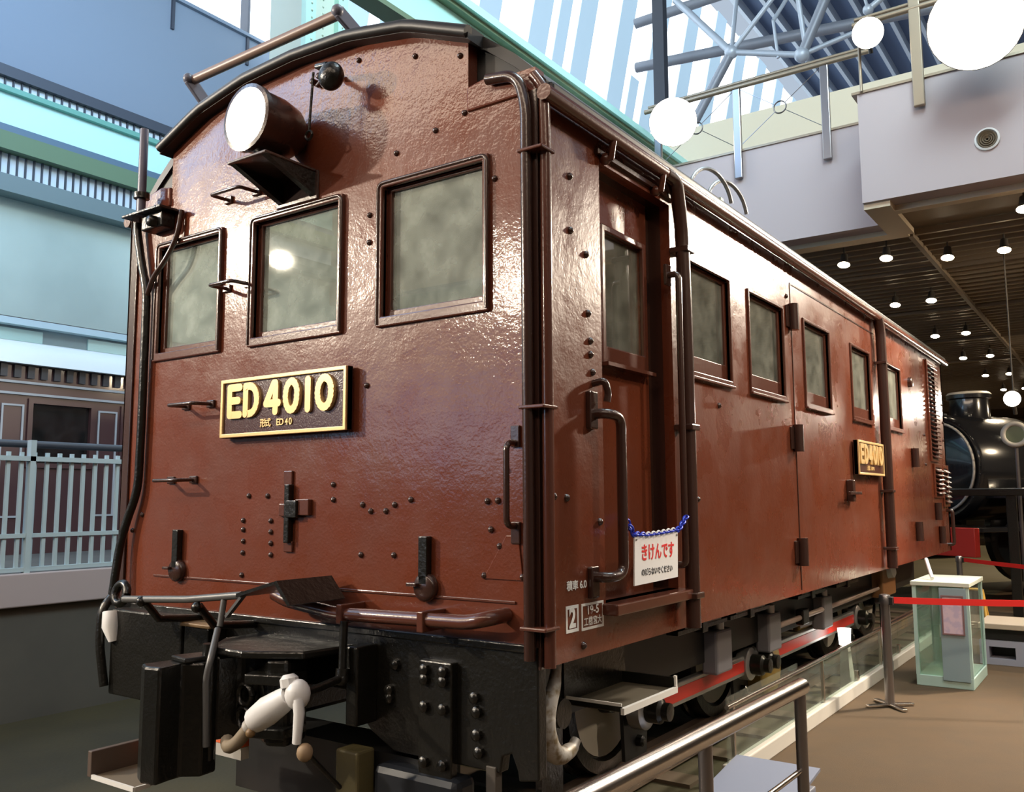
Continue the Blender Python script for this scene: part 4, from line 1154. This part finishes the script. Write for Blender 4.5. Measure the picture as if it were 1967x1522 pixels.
# ---- front shunter's step hanging low at the left
st_ = loco_part('front_step', MB().box(-0.70, -0.40, -0.45, -0.20, 0.390, 0.400), mat('step_tread', (0.16, 0.13, 0.09), 0.6))
part('step_edge', MB().box(-0.705, -0.395, -0.458, -0.447, 0.386, 0.404).box(-0.40, -0.392, -0.45, -0.38, 0.386, 0.404), white_p, st_)
part('step_lip', MB().box(-0.70, -0.40, -0.205, -0.195, 0.39, 0.45), MATS['step_tread'], st_)
part('step_hanger', MB().box(-0.735, -0.705, -0.46, -0.12, 0.392, 0.500), mat('hanger_brown', (0.10, 0.07, 0.055), 0.5), st_, bevel=0.004)
part('hanger_bar', MB().bar((-0.72, -0.14, 0.45), (-0.72, 0.0, 0.70), 0.03, 0.06), black, st_)
part('orange_mark', MB().box(-0.70, -0.62, -0.19, -0.15, 0.46, 0.52), orange_p, st_)

# left end cock and lamp
loco_part('end_hose_white', MB().tube([(-1.19, -0.10, 1.02), (-1.175, -0.11, 0.95), (-1.165, -0.10, 0.88)], [0.045, 0.045, 0.025], 10), white_cock, smooth=50)
loco_part('end_hose', MB().tube(round_path([(-1.25, -0.06, 1.10), (-1.25, -0.12, 1.03), (-1.24, -0.13, 0.86), (-1.20, -0.12, 0.66)], 0.06), 0.022, 8), black, smooth=60)
loco_part('beam_end_block', MB().box(-1.20, -0.62, -0.10, 0.0, 0.62, 1.035), black, bevel=0.01)

# ---- underframe, wheels, rods, steps
loco_part('main_frame', MB().box(0.88, 0.92, 0.08, 8.3, 0.62, 1.02), black_soft)
loco_part('main_frame', MB().box(-0.92, -0.88, 0.08, 8.3, 0.62, 1.02), black_soft)
loco_part('frame_cross_member', MB().box(-0.9, 0.9, 0.3, 8.2, 0.72, 1.0), black_soft)
WY = (1.70, 3.22, 5.95, 7.35)
for y in WY:
    for s_ in (-1, 1):
        x0 = s_ * 0.495
        wh = loco_part('wheel', MB().lathe([(0, 0.455), (0.03, 0.455), (0.035, 0.430), (0.13, 0.425), (0.135, 0.36), (0.10, 0.35), (0.10, 0.12), (0.17, 0.11), (0.17, 0.02)],
                                           (x0, y, RT + 0.425), (s_, 0, 0), 36), black, smooth=35)
        part('wheel_web', MB().lathe([(0.098, 0.345), (0.112, 0.34), (0.114, 0.12), (0.10, 0.11)], (x0, y, RT + 0.425), (s_, 0, 0), 32), pale_grey, wh, smooth=40)
        part('crank', MB().bar((x0 + s_ * 0.19, y, RT + 0.45), (x0 + s_ * 0.19, y + 0.05, RT + 0.36), 0.05, 0.12), black, wh)
    loco_part('axle', MB().tube([(-0.6, y, RT + 0.425), (0.6, y, RT + 0.425)], 0.07, 12), black_soft, smooth=60)


for y in WY:
    hp = loco_part('horn_plate', MB().prism([(y - 0.20, 0.95), (y - 0.14, 0.22), (y + 0.10, 0.22), (y + 0.18, 0.95)], YZ, 0.78, 0.80), black_soft)
    part('horn_bolt', MB().lathe([(0, 0.03), (0.03, 0.03), (0.04, 0.015)], (0.80, y, 0.30), (1, 0, 0), 8), black, hp)


def rod(y0, y1, z, x):
    t = loco_part('side_rod', MB().box(x - 0.028, x + 0.015, y0, y1, z - 0.062, z + 0.062), grey_steel, bevel=0.008, label='steel side rod with red channel')
    part('red_channel', MB().box(x + 0.013, x + 0.019, y0 + 0.10, y1 - 0.10, z - 0.036, z + 0.036), red_paint, t)
    for y in (y0, y1):
        part('rod_end', MB().lathe([(-0.04, 0.105), (0.03, 0.105), (0.04, 0.09)], (x, y, z), (1, 0, 0), 20), grey_steel, t, smooth=40)
        part('crank_pin_cap', MB().lathe([(0.03, 0.065), (0.11, 0.065), (0.125, 0.045), (0.16, 0.045), (0.165, 0.02)], (x, y, z), (1, 0, 0), 14), black, t, smooth=40)
    return t


rod(1.62, 3.14, 0.487, 0.87)
rod(3.30, 5.87, 0.490, 0.87)
loco_part('brake_pull_rod', MB().tube([(0.98, 3.30, 0.70), (0.98, 6.30, 0.715)], 0.020, 10), mat('pink_grey_rod', (0.46, 0.36, 0.32), 0.35, metal=0.4), smooth=60)
loco_part('rod_joint', MB().box(0.95, 1.01, 3.93, 4.07, 0.65, 0.76), black, bevel=0.01)
for y in (2.45, 3.35, 4.6, 6.6):
    ax = loco_part('axle_box', MB().box(0.90, 1.00, y - 0.12, y + 0.12, 0.55, 0.80), mat('axle_box_grey', (0.20, 0.20, 0.23), 0.4), bevel=0.015)
    part('oil_cap', MB().lathe([(0, 0.035), (0.05, 0.035), (0.06, 0.02)], (0.96, y, 0.80), (0, 0, 1), 10), grey_steel, ax, smooth=40)
for y in (2.15, 2.9, 4.2, 5.2):
    sg = loco_part('leaf_spring', MB().box(0.93, 1.0, y - 0.35, y + 0.35, 0.84, 0.865).box(0.93, 1.0, y - 0.26, y + 0.26, 0.865, 0.89).box(0.93, 1.0, y - 0.16, y + 0.16, 0.89, 0.915), black, bevel=0.003)
    part('spring_buckle', MB().box(0.92, 1.01, y - 0.04, y + 0.04, 0.82, 0.94), black, sg, bevel=0.006)
loco_part('ochre_gear_case', MB().lathe([(0, 0.20), (0.10, 0.20), (0.12, 0.17)], (0.78, 3.55, 0.40), (1, 0, 0), 22), ochre, smooth=40)
loco_part('ochre_gear_case', MB().box(0.80, 0.86, 4.3, 5.0, 0.55, 0.80), ochre, bevel=0.02)
loco_part('brake_hanger', MB().tube(round_path([(0.86, 2.6, 0.95), (0.90, 2.62, 0.80), (0.90, 2.55, 0.62), (0.92, 2.68, 0.56)], 0.08), 0.035, 10), black, smooth=60)
loco_part('white_oil_can', MB().lathe([(0, 0.08), (0.08, 0.08), (0.10, 0.05)], (0.98, 6.6, 0.86), (1, 0, 0.2), 14), white_cock, smooth=40)
loco_part('sand_box', MB().box(0.72, 1.02, 6.35, 6.9, 0.62, 0.95), mat('rust_brown', (0.28, 0.12, 0.04), 0.5), bevel=0.02)
# cab steps on the visitors' side
cs = loco_part('cab_step', MB().box(1.03, 1.30, 0.60, 1.10, 0.716, 0.728), mat('step_plate', (0.10, 0.085, 0.06), 0.6), label='black cab step with white edge')
part('step_edge', MB().box(1.296, 1.312, 0.595, 1.105, 0.708, 0.734), white_p, cs)
part('step_lip', MB().box(1.03, 1.30, 1.092, 1.104, 0.72, 0.775), black, cs)
part('step_lip', MB().box(1.03, 1.30, 0.596, 0.604, 0.72, 0.745), black, cs)
part('step_edge', MB().box(1.03, 1.30, 0.592, 0.600, 0.740, 0.752), white_p, cs)
part('step_edge', MB().box(1.296, 1.310, 1.092, 1.106, 0.735, 0.782), white_p, cs)
part('step_back', MB().box(1.02, 1.04, 0.58, 1.12, 0.72, 1.0), black, cs)
part('step_hanger', MB().box(1.00, 1.03, 0.42, 0.58, 0.25, 1.0), black, cs)
hkp = round_path([(1.20, 0.27, 0.97), (1.20, 0.255, 0.87), (1.20, 0.200, 0.80), (1.20, 0.180, 0.73), (1.20, 0.215, 0.645), (1.20, 0.285, 0.60), (1.20, 0.375, 0.612), (1.20, 0.405, 0.64)], 0.10, 6)
hk = loco_part('sand_pipe_hook', MB().tube(hkp, [0.020 + 0.020 * math.sin(PI * i / (len(hkp) - 1)) for i in range(len(hkp))], 12), worn_steel, smooth=60)
part('pipe_coupling', MB().tube([(1.17, 0.37, 0.74), (1.05, 0.37, 0.74)], 0.058, 12), black, hk, smooth=50)

# ================================================================== THINGS AROUND THE LOCOMOTIVE
# ---- warning sign on a blue and white chain across the cab doorway
SGX = 1.392
chn = thing('plastic_chain', 'blue and white plastic chain slung across the cab door', 'chain', (SGX, 0.76, 1.43))
cpts = [Vector((SGX, 0.505, 1.482)), Vector((SGX, 0.548, 1.428)), Vector((SGX, 0.66, 1.421)), Vector((SGX, 0.78, 1.424)), Vector((SGX, 0.90, 1.430)), Vector((SGX, 0.985, 1.436)), Vector((SGX - 0.01, 1.09, 1.490))]
cum = [0]
for a, c_ in zip(cpts[:-1], cpts[1:]):
    cum.append(cum[-1] + (c_ - a).length)


def along(t):
    for i in range(len(cpts) - 1):
        if t <= cum[i + 1]:
            return cpts[i].lerp(cpts[i + 1], (t - cum[i]) / (cum[i + 1] - cum[i])), (cpts[i + 1] - cpts[i]).normalized()
    return cpts[-1], (cpts[-1] - cpts[-2]).normalized()


nl = 26
for i in range(nl):
    p, d = along(cum[-1] * (i + 0.5) / nl)
    L_ = cum[-1] / nl * 0.78
    e2 = Vector((1, 0, 0)) if i % 2 else d.cross(Vector((1, 0, 0)))
    ring = [p + d * (L_ * math.cos(2 * PI * k / 12)) + e2 * (0.011 * math.sin(2 * PI * k / 12)) for k in range(13)]
    part('chain_link', MB().tube(ring, 0.0042, 6, caps=False), white_p if 7 < i < 19 and i % 2 == 0 else chain_blue, chn, smooth=60)
sg = thing('warning_sign', 'white warning sign with red Japanese writing hung from blue chain at cab door', 'sign', (SGX, 0.755, 1.23))
plate = [(0.553, 1.418), (0.962, 1.424), (0.952, 1.232), (0.545, 1.226)]
part('sign_board', MB().prism(plate, YZ, SGX - 0.002, SGX + 0.004), sign_white, sg)
lettering('red_lettering', 'きけんです', 0.072, sign_red, (SGX + 0.005, 0.762, 1.348), SIDE, sg, ext=0.0005, bold=0.0016, sx=0.88)
lettering('black_lettering', 'のぼらないでください', 0.032, sign_ink, (SGX + 0.005, 0.752, 1.272), SIDE, sg, ext=0.0005, bold=0.0004, sx=0.92)
for y, z in ((0.566, 1.408), (0.950, 1.413)):
    part('sign_eyelet', MB().lathe([(0, 0.006), (0.002, 0.006), (0.003, 0.003)], (SGX + 0.004, y, z), (1, 0, 0), 10), grey_steel, sg)

# ---- stainless handrail in the foreground
hd = thing('handrail', 'polished steel handrail with lower rail standing in front of the cab step', 'handrail', (1.84, 0.6, 0))
part('top_rail', MB().tube([(1.815, -1.2, 0.80), (1.87, 1.09, 0.80)], 0.034, 16), chrome, hd, smooth=60)
part('rail_end', MB().sphere((1.87, 1.09, 0.80), 0.034, 12, 8), chrome, hd, smooth=60)
for y in (-0.9, 0.16, 1.09):
    x = 1.836 + y * 0.024
    part('post', MB().tube([(x, y, 0.0), (x, y, 0.79)], 0.024, 12), dark_steel, hd, smooth=60)
    part('foot_plate', MB().lathe([(0, 0.055), (0.008, 0.055), (0.012, 0.045)], (x, y, 0.0), (0, 0, 1), 16), dark_steel, hd, smooth=40)
part('lower_rail', MB().tube([(1.815, -1.2, 0.47), (1.86, 1.09, 0.47)], 0.011, 10), chrome, hd, smooth=60)
part('bottom_rail', MB().tube([(1.815, -1.2, 0.17), (1.86, 1.09, 0.17)], 0.011, 10), chrome, hd, smooth=60)

# ---- low glass barrier on the kerb
gb = thing('glass_barrier', 'low clear glass barrier with thin steel rail on the white kerb', 'barrier', (1.09, 5.8, 0.10))
for i in range(5):
    y = 1.98 + i * 1.52
    pn = part('pane', MB().box(1.086, 1.094, max(y, 2.215), y + 1.50, 0.101, 0.395 if i else 0.46), clear_glass, gb)
    part('pane_clip', MB().box(1.075, 1.105, y + 1.47, y + 1.53, 0.10, 0.18), chrome, gb, bevel=0.004)
part('top_rail', MB().tube([(1.09, 2.22, 0.405), (1.105, 9.55, 0.405)], 0.014, 10), chrome, gb, smooth=60)
for i in range(5):
    y = 2.30 + i * 1.75
    part('stanchion', MB().box(1.080, 1.104, y - 0.012, y + 0.012, 0.10, 0.40), chrome, gb, bevel=0.003)

bx = thing('display_plinth', 'low pale blue plinth beside the track behind the steel handrail', 'plinth', (1.45, 1.75, 0))
part('plinth_body', MB().box(1.22, 1.62, 1.55, 2.05, 0.0, 0.12), box_blue, bx, bevel=0.006)
part('plinth_top', MB().add([(1.20, 1.53, 0.121), (1.64, 1.53, 0.121), (1.64, 2.07, 0.19), (1.20, 2.07, 0.19), (1.20, 1.53, 0.135), (1.64, 1.53, 0.135), (1.64, 2.07, 0.205), (1.20, 2.07, 0.205)],
                            [(0, 3, 2, 1), (4, 5, 6, 7), (0, 1, 5, 4), (1, 2, 6, 5), (2, 3, 7, 6), (3, 0, 4, 7)]), box_blue, bx)

fl = thing('footlight', 'small glowing white footlight inside the glass barrier beside the red rod', 'lamp', (1.0, 5.02, 0))
part('lamp_shade', MB().tube([(1.0, 5.02, 0.37), (1.0, 5.02, 0.50)], [0.045, 0.055], 12), mat('footlight_glow', (1, 1, 1), 0.4, emis=(1.0, 0.95, 0.86), estr=4.0), fl, smooth=40)
part('lamp_base', MB().add([(0.965, 4.95, 0), (1.05, 4.95, 0), (1.05, 5.12, 0), (0.965, 5.12, 0), (0.97, 4.99, 0.37), (1.03, 4.99, 0.37), (1.03, 5.06, 0.37), (0.97, 5.06, 0.37)],
                           [(0, 3, 2, 1), (4, 5, 6, 7), (0, 1, 5, 4), (1, 2, 6, 5), (2, 3, 7, 6), (3, 0, 4, 7)]), pale_grey, fl)


# ---- belt stanchions and red belts
def stanchion(x, y, label, h=0.82):
    t = thing('belt_stanchion', label, 'stanchion', (x, y, 0))
    part('pole', MB().tube([(x, y, 0.02), (x, y, h)], 0.034, 14), dark_steel, t, smooth=60)
    part('head', MB().lathe([(0, 0.042), (0.06, 0.042), (0.07, 0.036), (0.074, 0.02)], (x, y, h - 0.06), (0, 0, 1), 16), dark_steel, t, smooth=40)
    part('belt_cassette', MB().box(x + 0.03, x + 0.06, y - 0.025, y + 0.025, h - 0.065, h - 0.005), black_soft, t, bevel=0.004)
    for k in range(4):
        a = PI / 4 + k * PI / 2
        part('foot', MB().bar((x, y, 0.018), (x + 0.19 * math.cos(a), y + 0.19 * math.sin(a), 0.012), 0.045, 0.02), chrome, t, bevel=0.006)
    return t


def belt(p, q, label, sag=0.012):
    p, q = Vector(p), Vector(q)
    b_ = MB()
    n = 14
    pts = [p.lerp(q, i / n) - Vector((0, 0, sag * 4 * (i / n) * (1 - i / n))) for i in range(n + 1)]
    s_ = (q - p).cross(Vector((0, 0, 1))).normalized() * 0.001
    v, f = [], []
    for c_ in pts:
        v += [c_ + s_ + Vector((0, 0, 0.024)), c_ + s_ - Vector((0, 0, 0.024)), c_ - s_ - Vector((0, 0, 0.024)), c_ - s_ + Vector((0, 0, 0.024))]
    for i in range(n):
        for k in range(4):
            f.append((4 * i + k, 4 * i + (k + 1) % 4, 4 * i + 4 + (k + 1) % 4, 4 * i + 4 + k))
    f += [(0, 3, 2, 1), (4 * n, 4 * n + 1, 4 * n + 2, 4 * n + 3)]
    return tag(part('barrier_belt', b_.add(v, f), tape_red), label, 'belt')


stanchion(1.414, 4.64, 'dark steel belt stanchion with crossed feet beside the mint display case')
stanchion(3.05, 5.42, 'dark belt stanchion holding the far end of the red belt')
belt((1.475, 4.66, 0.790), (3.00, 5.40, 0.790), 'red belt stretched in front of the mint display case')
stanchion(1.16, 9.80, 'slim belt stanchion at the rear corner of the brown locomotive')
stanchion(3.2, 7.75, 'dark belt stanchion beyond the low bench')
belt((1.22, 9.76, 0.790), (3.15, 7.77, 0.790), 'red belt stretched in front of the black steam locomotive')
yt = thing('floor_trestle', 'small yellow floor trestle behind the display case', 'trestle', (1.35, 9.3, 0))
part('top_bar', MB().tube([(1.20, 9.05, 0.50), (1.50, 9.05, 0.50)], 0.016, 8), yellow_line, yt, smooth=60)
for x in (1.20, 1.50):
    for dy in (-0.12, 0.12):
        part('leg', MB().tube([(x, 9.05, 0.50), (x + (0.05 if x > 1.3 else -0.05), 9.05 + dy, 0.0)], 0.014, 8), yellow_line, yt, smooth=60)

# ---- mint display case
dc = thing('display_case', 'mint green display case with glass sides and a framed notice', 'display case', (1.64, 6.0, 0))
X0, X1, YF, YB, HC = 1.42, 1.855, 5.60, 6.38, 0.86
part('base', MB().box(X0, X1, YF, YB, 0.0, 0.09), case_mint, dc, bevel=0.005)
part('top', MB().box(X0 - 0.01, X1 + 0.01, YF - 0.01, YB + 0.01, HC - 0.035, HC), mat('case_top', (0.58, 0.62, 0.52), 0.45), dc, bevel=0.004)
for x in (X0, X1 - 0.03):
    for y in (YF, YB - 0.03):
        part('corner_post', MB().box(x, x + 0.03, y, y + 0.03, 0.09, HC - 0.035), case_mint, dc)
part('pane', MB().box(X0 + 0.03, X0 + 0.215, YF + 0.010, YF + 0.016, 0.09, HC - 0.035), case_glass, dc)
part('pane', MB().box(X1 - 0.018, X1 - 0.012, YF + 0.03, YB - 0.03, 0.09, HC - 0.035), clear_glass, dc)
part('pane', MB().box(X0 + 0.012, X0 + 0.018, YF + 0.03, YB - 0.03, 0.09, HC - 0.035), case_glass, dc)
part('back_panel', MB().box(X0 + 0.03, X1 - 0.15, YB - 0.025, YB - 0.015, 0.09, HC - 0.035), case_mint, dc)
part('front_panel', MB().box(X0 + 0.21, X1 - 0.02, YF - 0.012, YF + 0.02, 0.06, HC - 0.045), case_panel, dc, bevel=0.003)
part('shelf', MB().box(X0 + 0.03, X1 - 0.03, YF + 0.04, YB - 0.04, 0.40, 0.41), clear_glass, dc)
nt = part('notice', MB().box(1.655, 1.805, YF - 0.018, YF - 0.012, 0.445, 0.745), poster, dc, label='pink paper notice')
part('notice_frame', MB().holed(1.645, 1.815, 0.435, 0.755, [(1.656, 1.804, 0.446, 0.744)], XZ, YF - 0.012, YF - 0.024), mat('notice_frame', (0.22, 0.12, 0.12), 0.5), nt)
tag(part('paper_roll', MB().tube([(1.56, 5.75, 0.876), (1.47, 6.02, 1.02)], 0.016, 10), white_p, smooth=60), 'white paper roll leaning up on top of the mint display case', 'roll')

# ---- low bench
bn = thing('bench', 'low bench with tan seat slabs and grey perforated base', 'bench', (2.5, 7.3, 0))
for i in range(4):
    part('seat_slab', MB().box(1.72 + i * 0.42, 2.13 + i * 0.42, 6.95, 7.6, 0.33, 0.38), bench_tan, bn, bevel=0.006)
part('plinth', MB().box(1.74, 3.38, 7.04, 7.58, 0.22, 0.33), black_soft, bn)
part('base', MB().holed(1.72, 3.40, 0.0, 0.22, [(1.80 + i * 0.30, 2.02 + i * 0.30, 0.055, 0.165) for i in range(5)], XZ, 6.98, 7.60), bench_grey, bn)
part('base_core', MB().box(1.76, 3.36, 7.20, 7.55, 0.02, 0.20), black_soft, bn)

# ---- steam locomotive on the turntable beyond
SL = thing('steam_locomotive', 'black steam locomotive with silver smokebox ring and red pilot beam beyond the barrier', 'steam locomotive', (0.52, 12.5, 0.12), -0.583)


def sp_(n, b, m, smooth=45, bevel=0.0, parent=None):
    o = bpy.data.objects.new(n, b.mesh(n, m, smooth))
    C.objects.link(o)
    o.parent = parent or SL
    if bevel:
        md = o.modifiers.new('bevel', 'BEVEL')
        md.width, md.segments, md.limit_method = bevel, 2, 'ANGLE'
    return o


BZ = 1.90
sp_('smokebox_door', MB().lathe([(-0.10, 0.03), (-0.09, 0.25), (-0.05, 0.50), (0.0, 0.66), (0.02, 0.70)], (0, 0, BZ), (0, 1, 0), 40), steam_black)
sp_('smokebox_ring', MB().tube(arc((0, -0.015, BZ), 0.69, 0, 2 * PI, 48, (1, 0, 0), (0, 0, 1)), 0.022, 8, caps=False), pale_grey)
sm_ = sp_('smokebox', MB().lathe([(0.02, 0.70), (0.0, 0.78), (0.04, 0.82), (1.45, 0.82), (1.46, 0.78)], (0, 0, BZ), (0, 1, 0), 44), steam_black)
rvm = MB().sphere((0, 0, 0), 0.014, 6, 4).mesh('rivet', steam_black, 60)
for k in range(40):
    a = 2 * PI * k / 40
    o = bpy.data.objects.new('rivet', rvm)
    C.objects.link(o)
    o.parent = sm_
    o.location = (0.78 * math.cos(a), 0.0, BZ + 0.78 * math.sin(a))
sp_('boiler', MB().lathe([(1.45, 0.76), (6.6, 0.80), (6.65, 0.7)], (0, 0, BZ), (0, 1, 0), 40), mat('boiler_grey_black', (0.03, 0.03, 0.034), 0.25, coat=0.4))
for y in (1.5, 2.9, 4.3, 5.7):
    sp_('boiler_band', MB().tube(arc((0, y, BZ), 0.785, 0, 2 * PI, 40, (1, 0, 0), (0, 0, 1)), 0.02, 6, caps=False), pale_grey)
ch_ = sp_('chimney', MB().lathe([(0.70, 0.36), (0.80, 0.30), (1.08, 0.29), (1.10, 0.33), (1.16, 0.33), (1.17, 0.26)], (0, 0.75, BZ), (0, 0, 1), 28), steam_black)
sp_('chimney_lit_top', MB().lathe([(1.16, 0.335), (1.20, 0.30), (1.205, 0.24)], (0, 0.75, BZ), (0, 0, 1), 28), pale_grey, parent=ch_)  # light on the chimney top put into a pale colour
sp_('sand_dome', MB().lathe([(0.68, 0.48), (0.85, 0.42), (1.02, 0.38), (1.10, 0.25), (1.12, 0.05)], (0, 3.1, BZ), (0, 0, 1), 26), steam_black)
sp_('whistle', MB().lathe([(0.78, 0.03), (0.95, 0.03), (0.96, 0.05), (1.10, 0.05), (1.12, 0.02)], (0.15, 2.1, BZ), (0, 0, 1), 12), brass)
sp_('feed_pipe', MB().tube(round_path([(0.72, 1.6, BZ + 0.28), (0.80, 1.6, BZ + 0.20), (0.90, 2.2, BZ - 0.05), (0.92, 5.5, BZ - 0.05)], 0.15), 0.035, 8), brass)
for s_ in (-1, 1):
    sp_('running_board', MB().box(min(s_ * 0.55, s_ * 1.32), max(s_ * 0.55, s_ * 1.32), 0.2, 7.4, 1.42, 1.50), steam_black, bevel=0.01)
    sp_('board_edge', MB().box(min(s_ * 1.31, s_ * 1.33), max(s_ * 1.31, s_ * 1.33), 0.2, 7.4, 1.46, 1.50), pale_grey)
    sp_('cylinder', MB().lathe([(0, 0.34), (0.9, 0.34), (0.92, 0.28)], (s_ * 1.0, 0.4, 0.75), (0, 1, 0), 24), steam_black)
    for y in (2.6, 4.4, 6.2):
        wv = sp_('driving_wheel', MB().lathe([(-0.06, 0.80), (0.06, 0.80), (0.07, 0.72), (0.02, 0.70), (0.02, 0.2), (0.10, 0.16), (0.11, 0.02)], (s_ * 0.72, y, 0.80), (s_, 0, 0), 36), steam_black)
        sp_('tyre_face', MB().lathe([(0.065, 0.79), (0.075, 0.785), (0.075, 0.05), (0.06, 0.04)], (s_ * 0.72, y, 0.80), (s_, 0, 0), 36), mat('wheel_white', (0.62, 0.58, 0.58), 0.4), parent=wv)
    sp_('connecting_rod', MB().bar((s_ * 0.92, 1.0, 0.70), (s_ * 0.92, 4.4, 0.62), 0.06, 0.12), chrome)
sp_('pipe_gold', MB().tube(round_path([(1.30, 0.6, 1.30), (1.32, 1.0, 1.31), (1.32, 1.3, 1.36), (1.32, 1.5, 1.28), (1.32, 2.2, 1.28)], 0.08), 0.025, 8), brass)
sp_('pilot_deck', MB().box(-1.25, 1.25, -0.75, 0.3, 0.95, 1.02), steam_black, bevel=0.01)
sp_('pilot_beam', MB().box(-1.35, 1.35, -0.85, -0.75, 0.62, 1.02), red_paint, bevel=0.01)
sp_('side_red_panel', MB().box(1.28, 1.32, 2.0, 3.6, 0.40, 0.78), red_paint)
sp_('smoke_lifter', MB().box(-1.25, -1.20, -0.2, 1.6, 1.5, 2.9), steam_black, bevel=0.01)
cb_ = sp_('cab', MB().holed(6.6, 8.4, 1.0, 3.0, [(7.2, 8.0, 2.0, 2.6)], YZ, 1.30, 1.24), steam_black)
sp_('cab_front', MB().box(-1.30, 1.30, 6.6, 6.66, 1.45, 3.0), steam_black, parent=cb_)
sp_('cab_roof', MB().prism([(-1.4, 2.95), (1.4, 2.95), (1.2, 3.12), (0, 3.22), (-1.2, 3.12)], XZ, 6.4, 8.7), steam_black, parent=cb_)
rg = thing('round_mirror', 'round pale rimmed mirror on a pole beside the steam locomotive', 'mirror', (1.72, 11.2, 0))
part('rim', MB().tube(arc((1.735, 11.2, 2.41), 0.145, 0, 2 * PI, 28, (1, 0, 0), (0, 0, 1)), 0.035, 8, caps=False), pale_grey, rg, smooth=60)
part('glass', MB().lathe([(0, 0.14), (0.01, 0.14), (0.012, 0.1)], (1.735, 11.2, 2.41), (0, -1, 0), 24), mat('green_grey_glass', (0.20, 0.24, 0.15), 0.3), rg, smooth=40)
part('pole', MB().tube([(1.735, 11.24, 0.0), (1.735, 11.24, 2.27)], 0.025, 8), dark_steel, rg, smooth=60)
pst = thing('gantry_frame', 'dark steel frame with upright in front of the steam locomotive', 'frame', (1.85, 10.6, 0))
part('upright', MB().box(1.60, 1.72, 10.9, 11.02, 0.0, 1.60), black, pst, bevel=0.01)
part('crossbar', MB().box(0.55, 3.4, 10.88, 11.04, 1.58, 1.68), black, pst, bevel=0.01)
part('upright', MB().box(3.2, 3.32, 10.9, 11.02, 0.0, 1.60), black, pst, bevel=0.01)
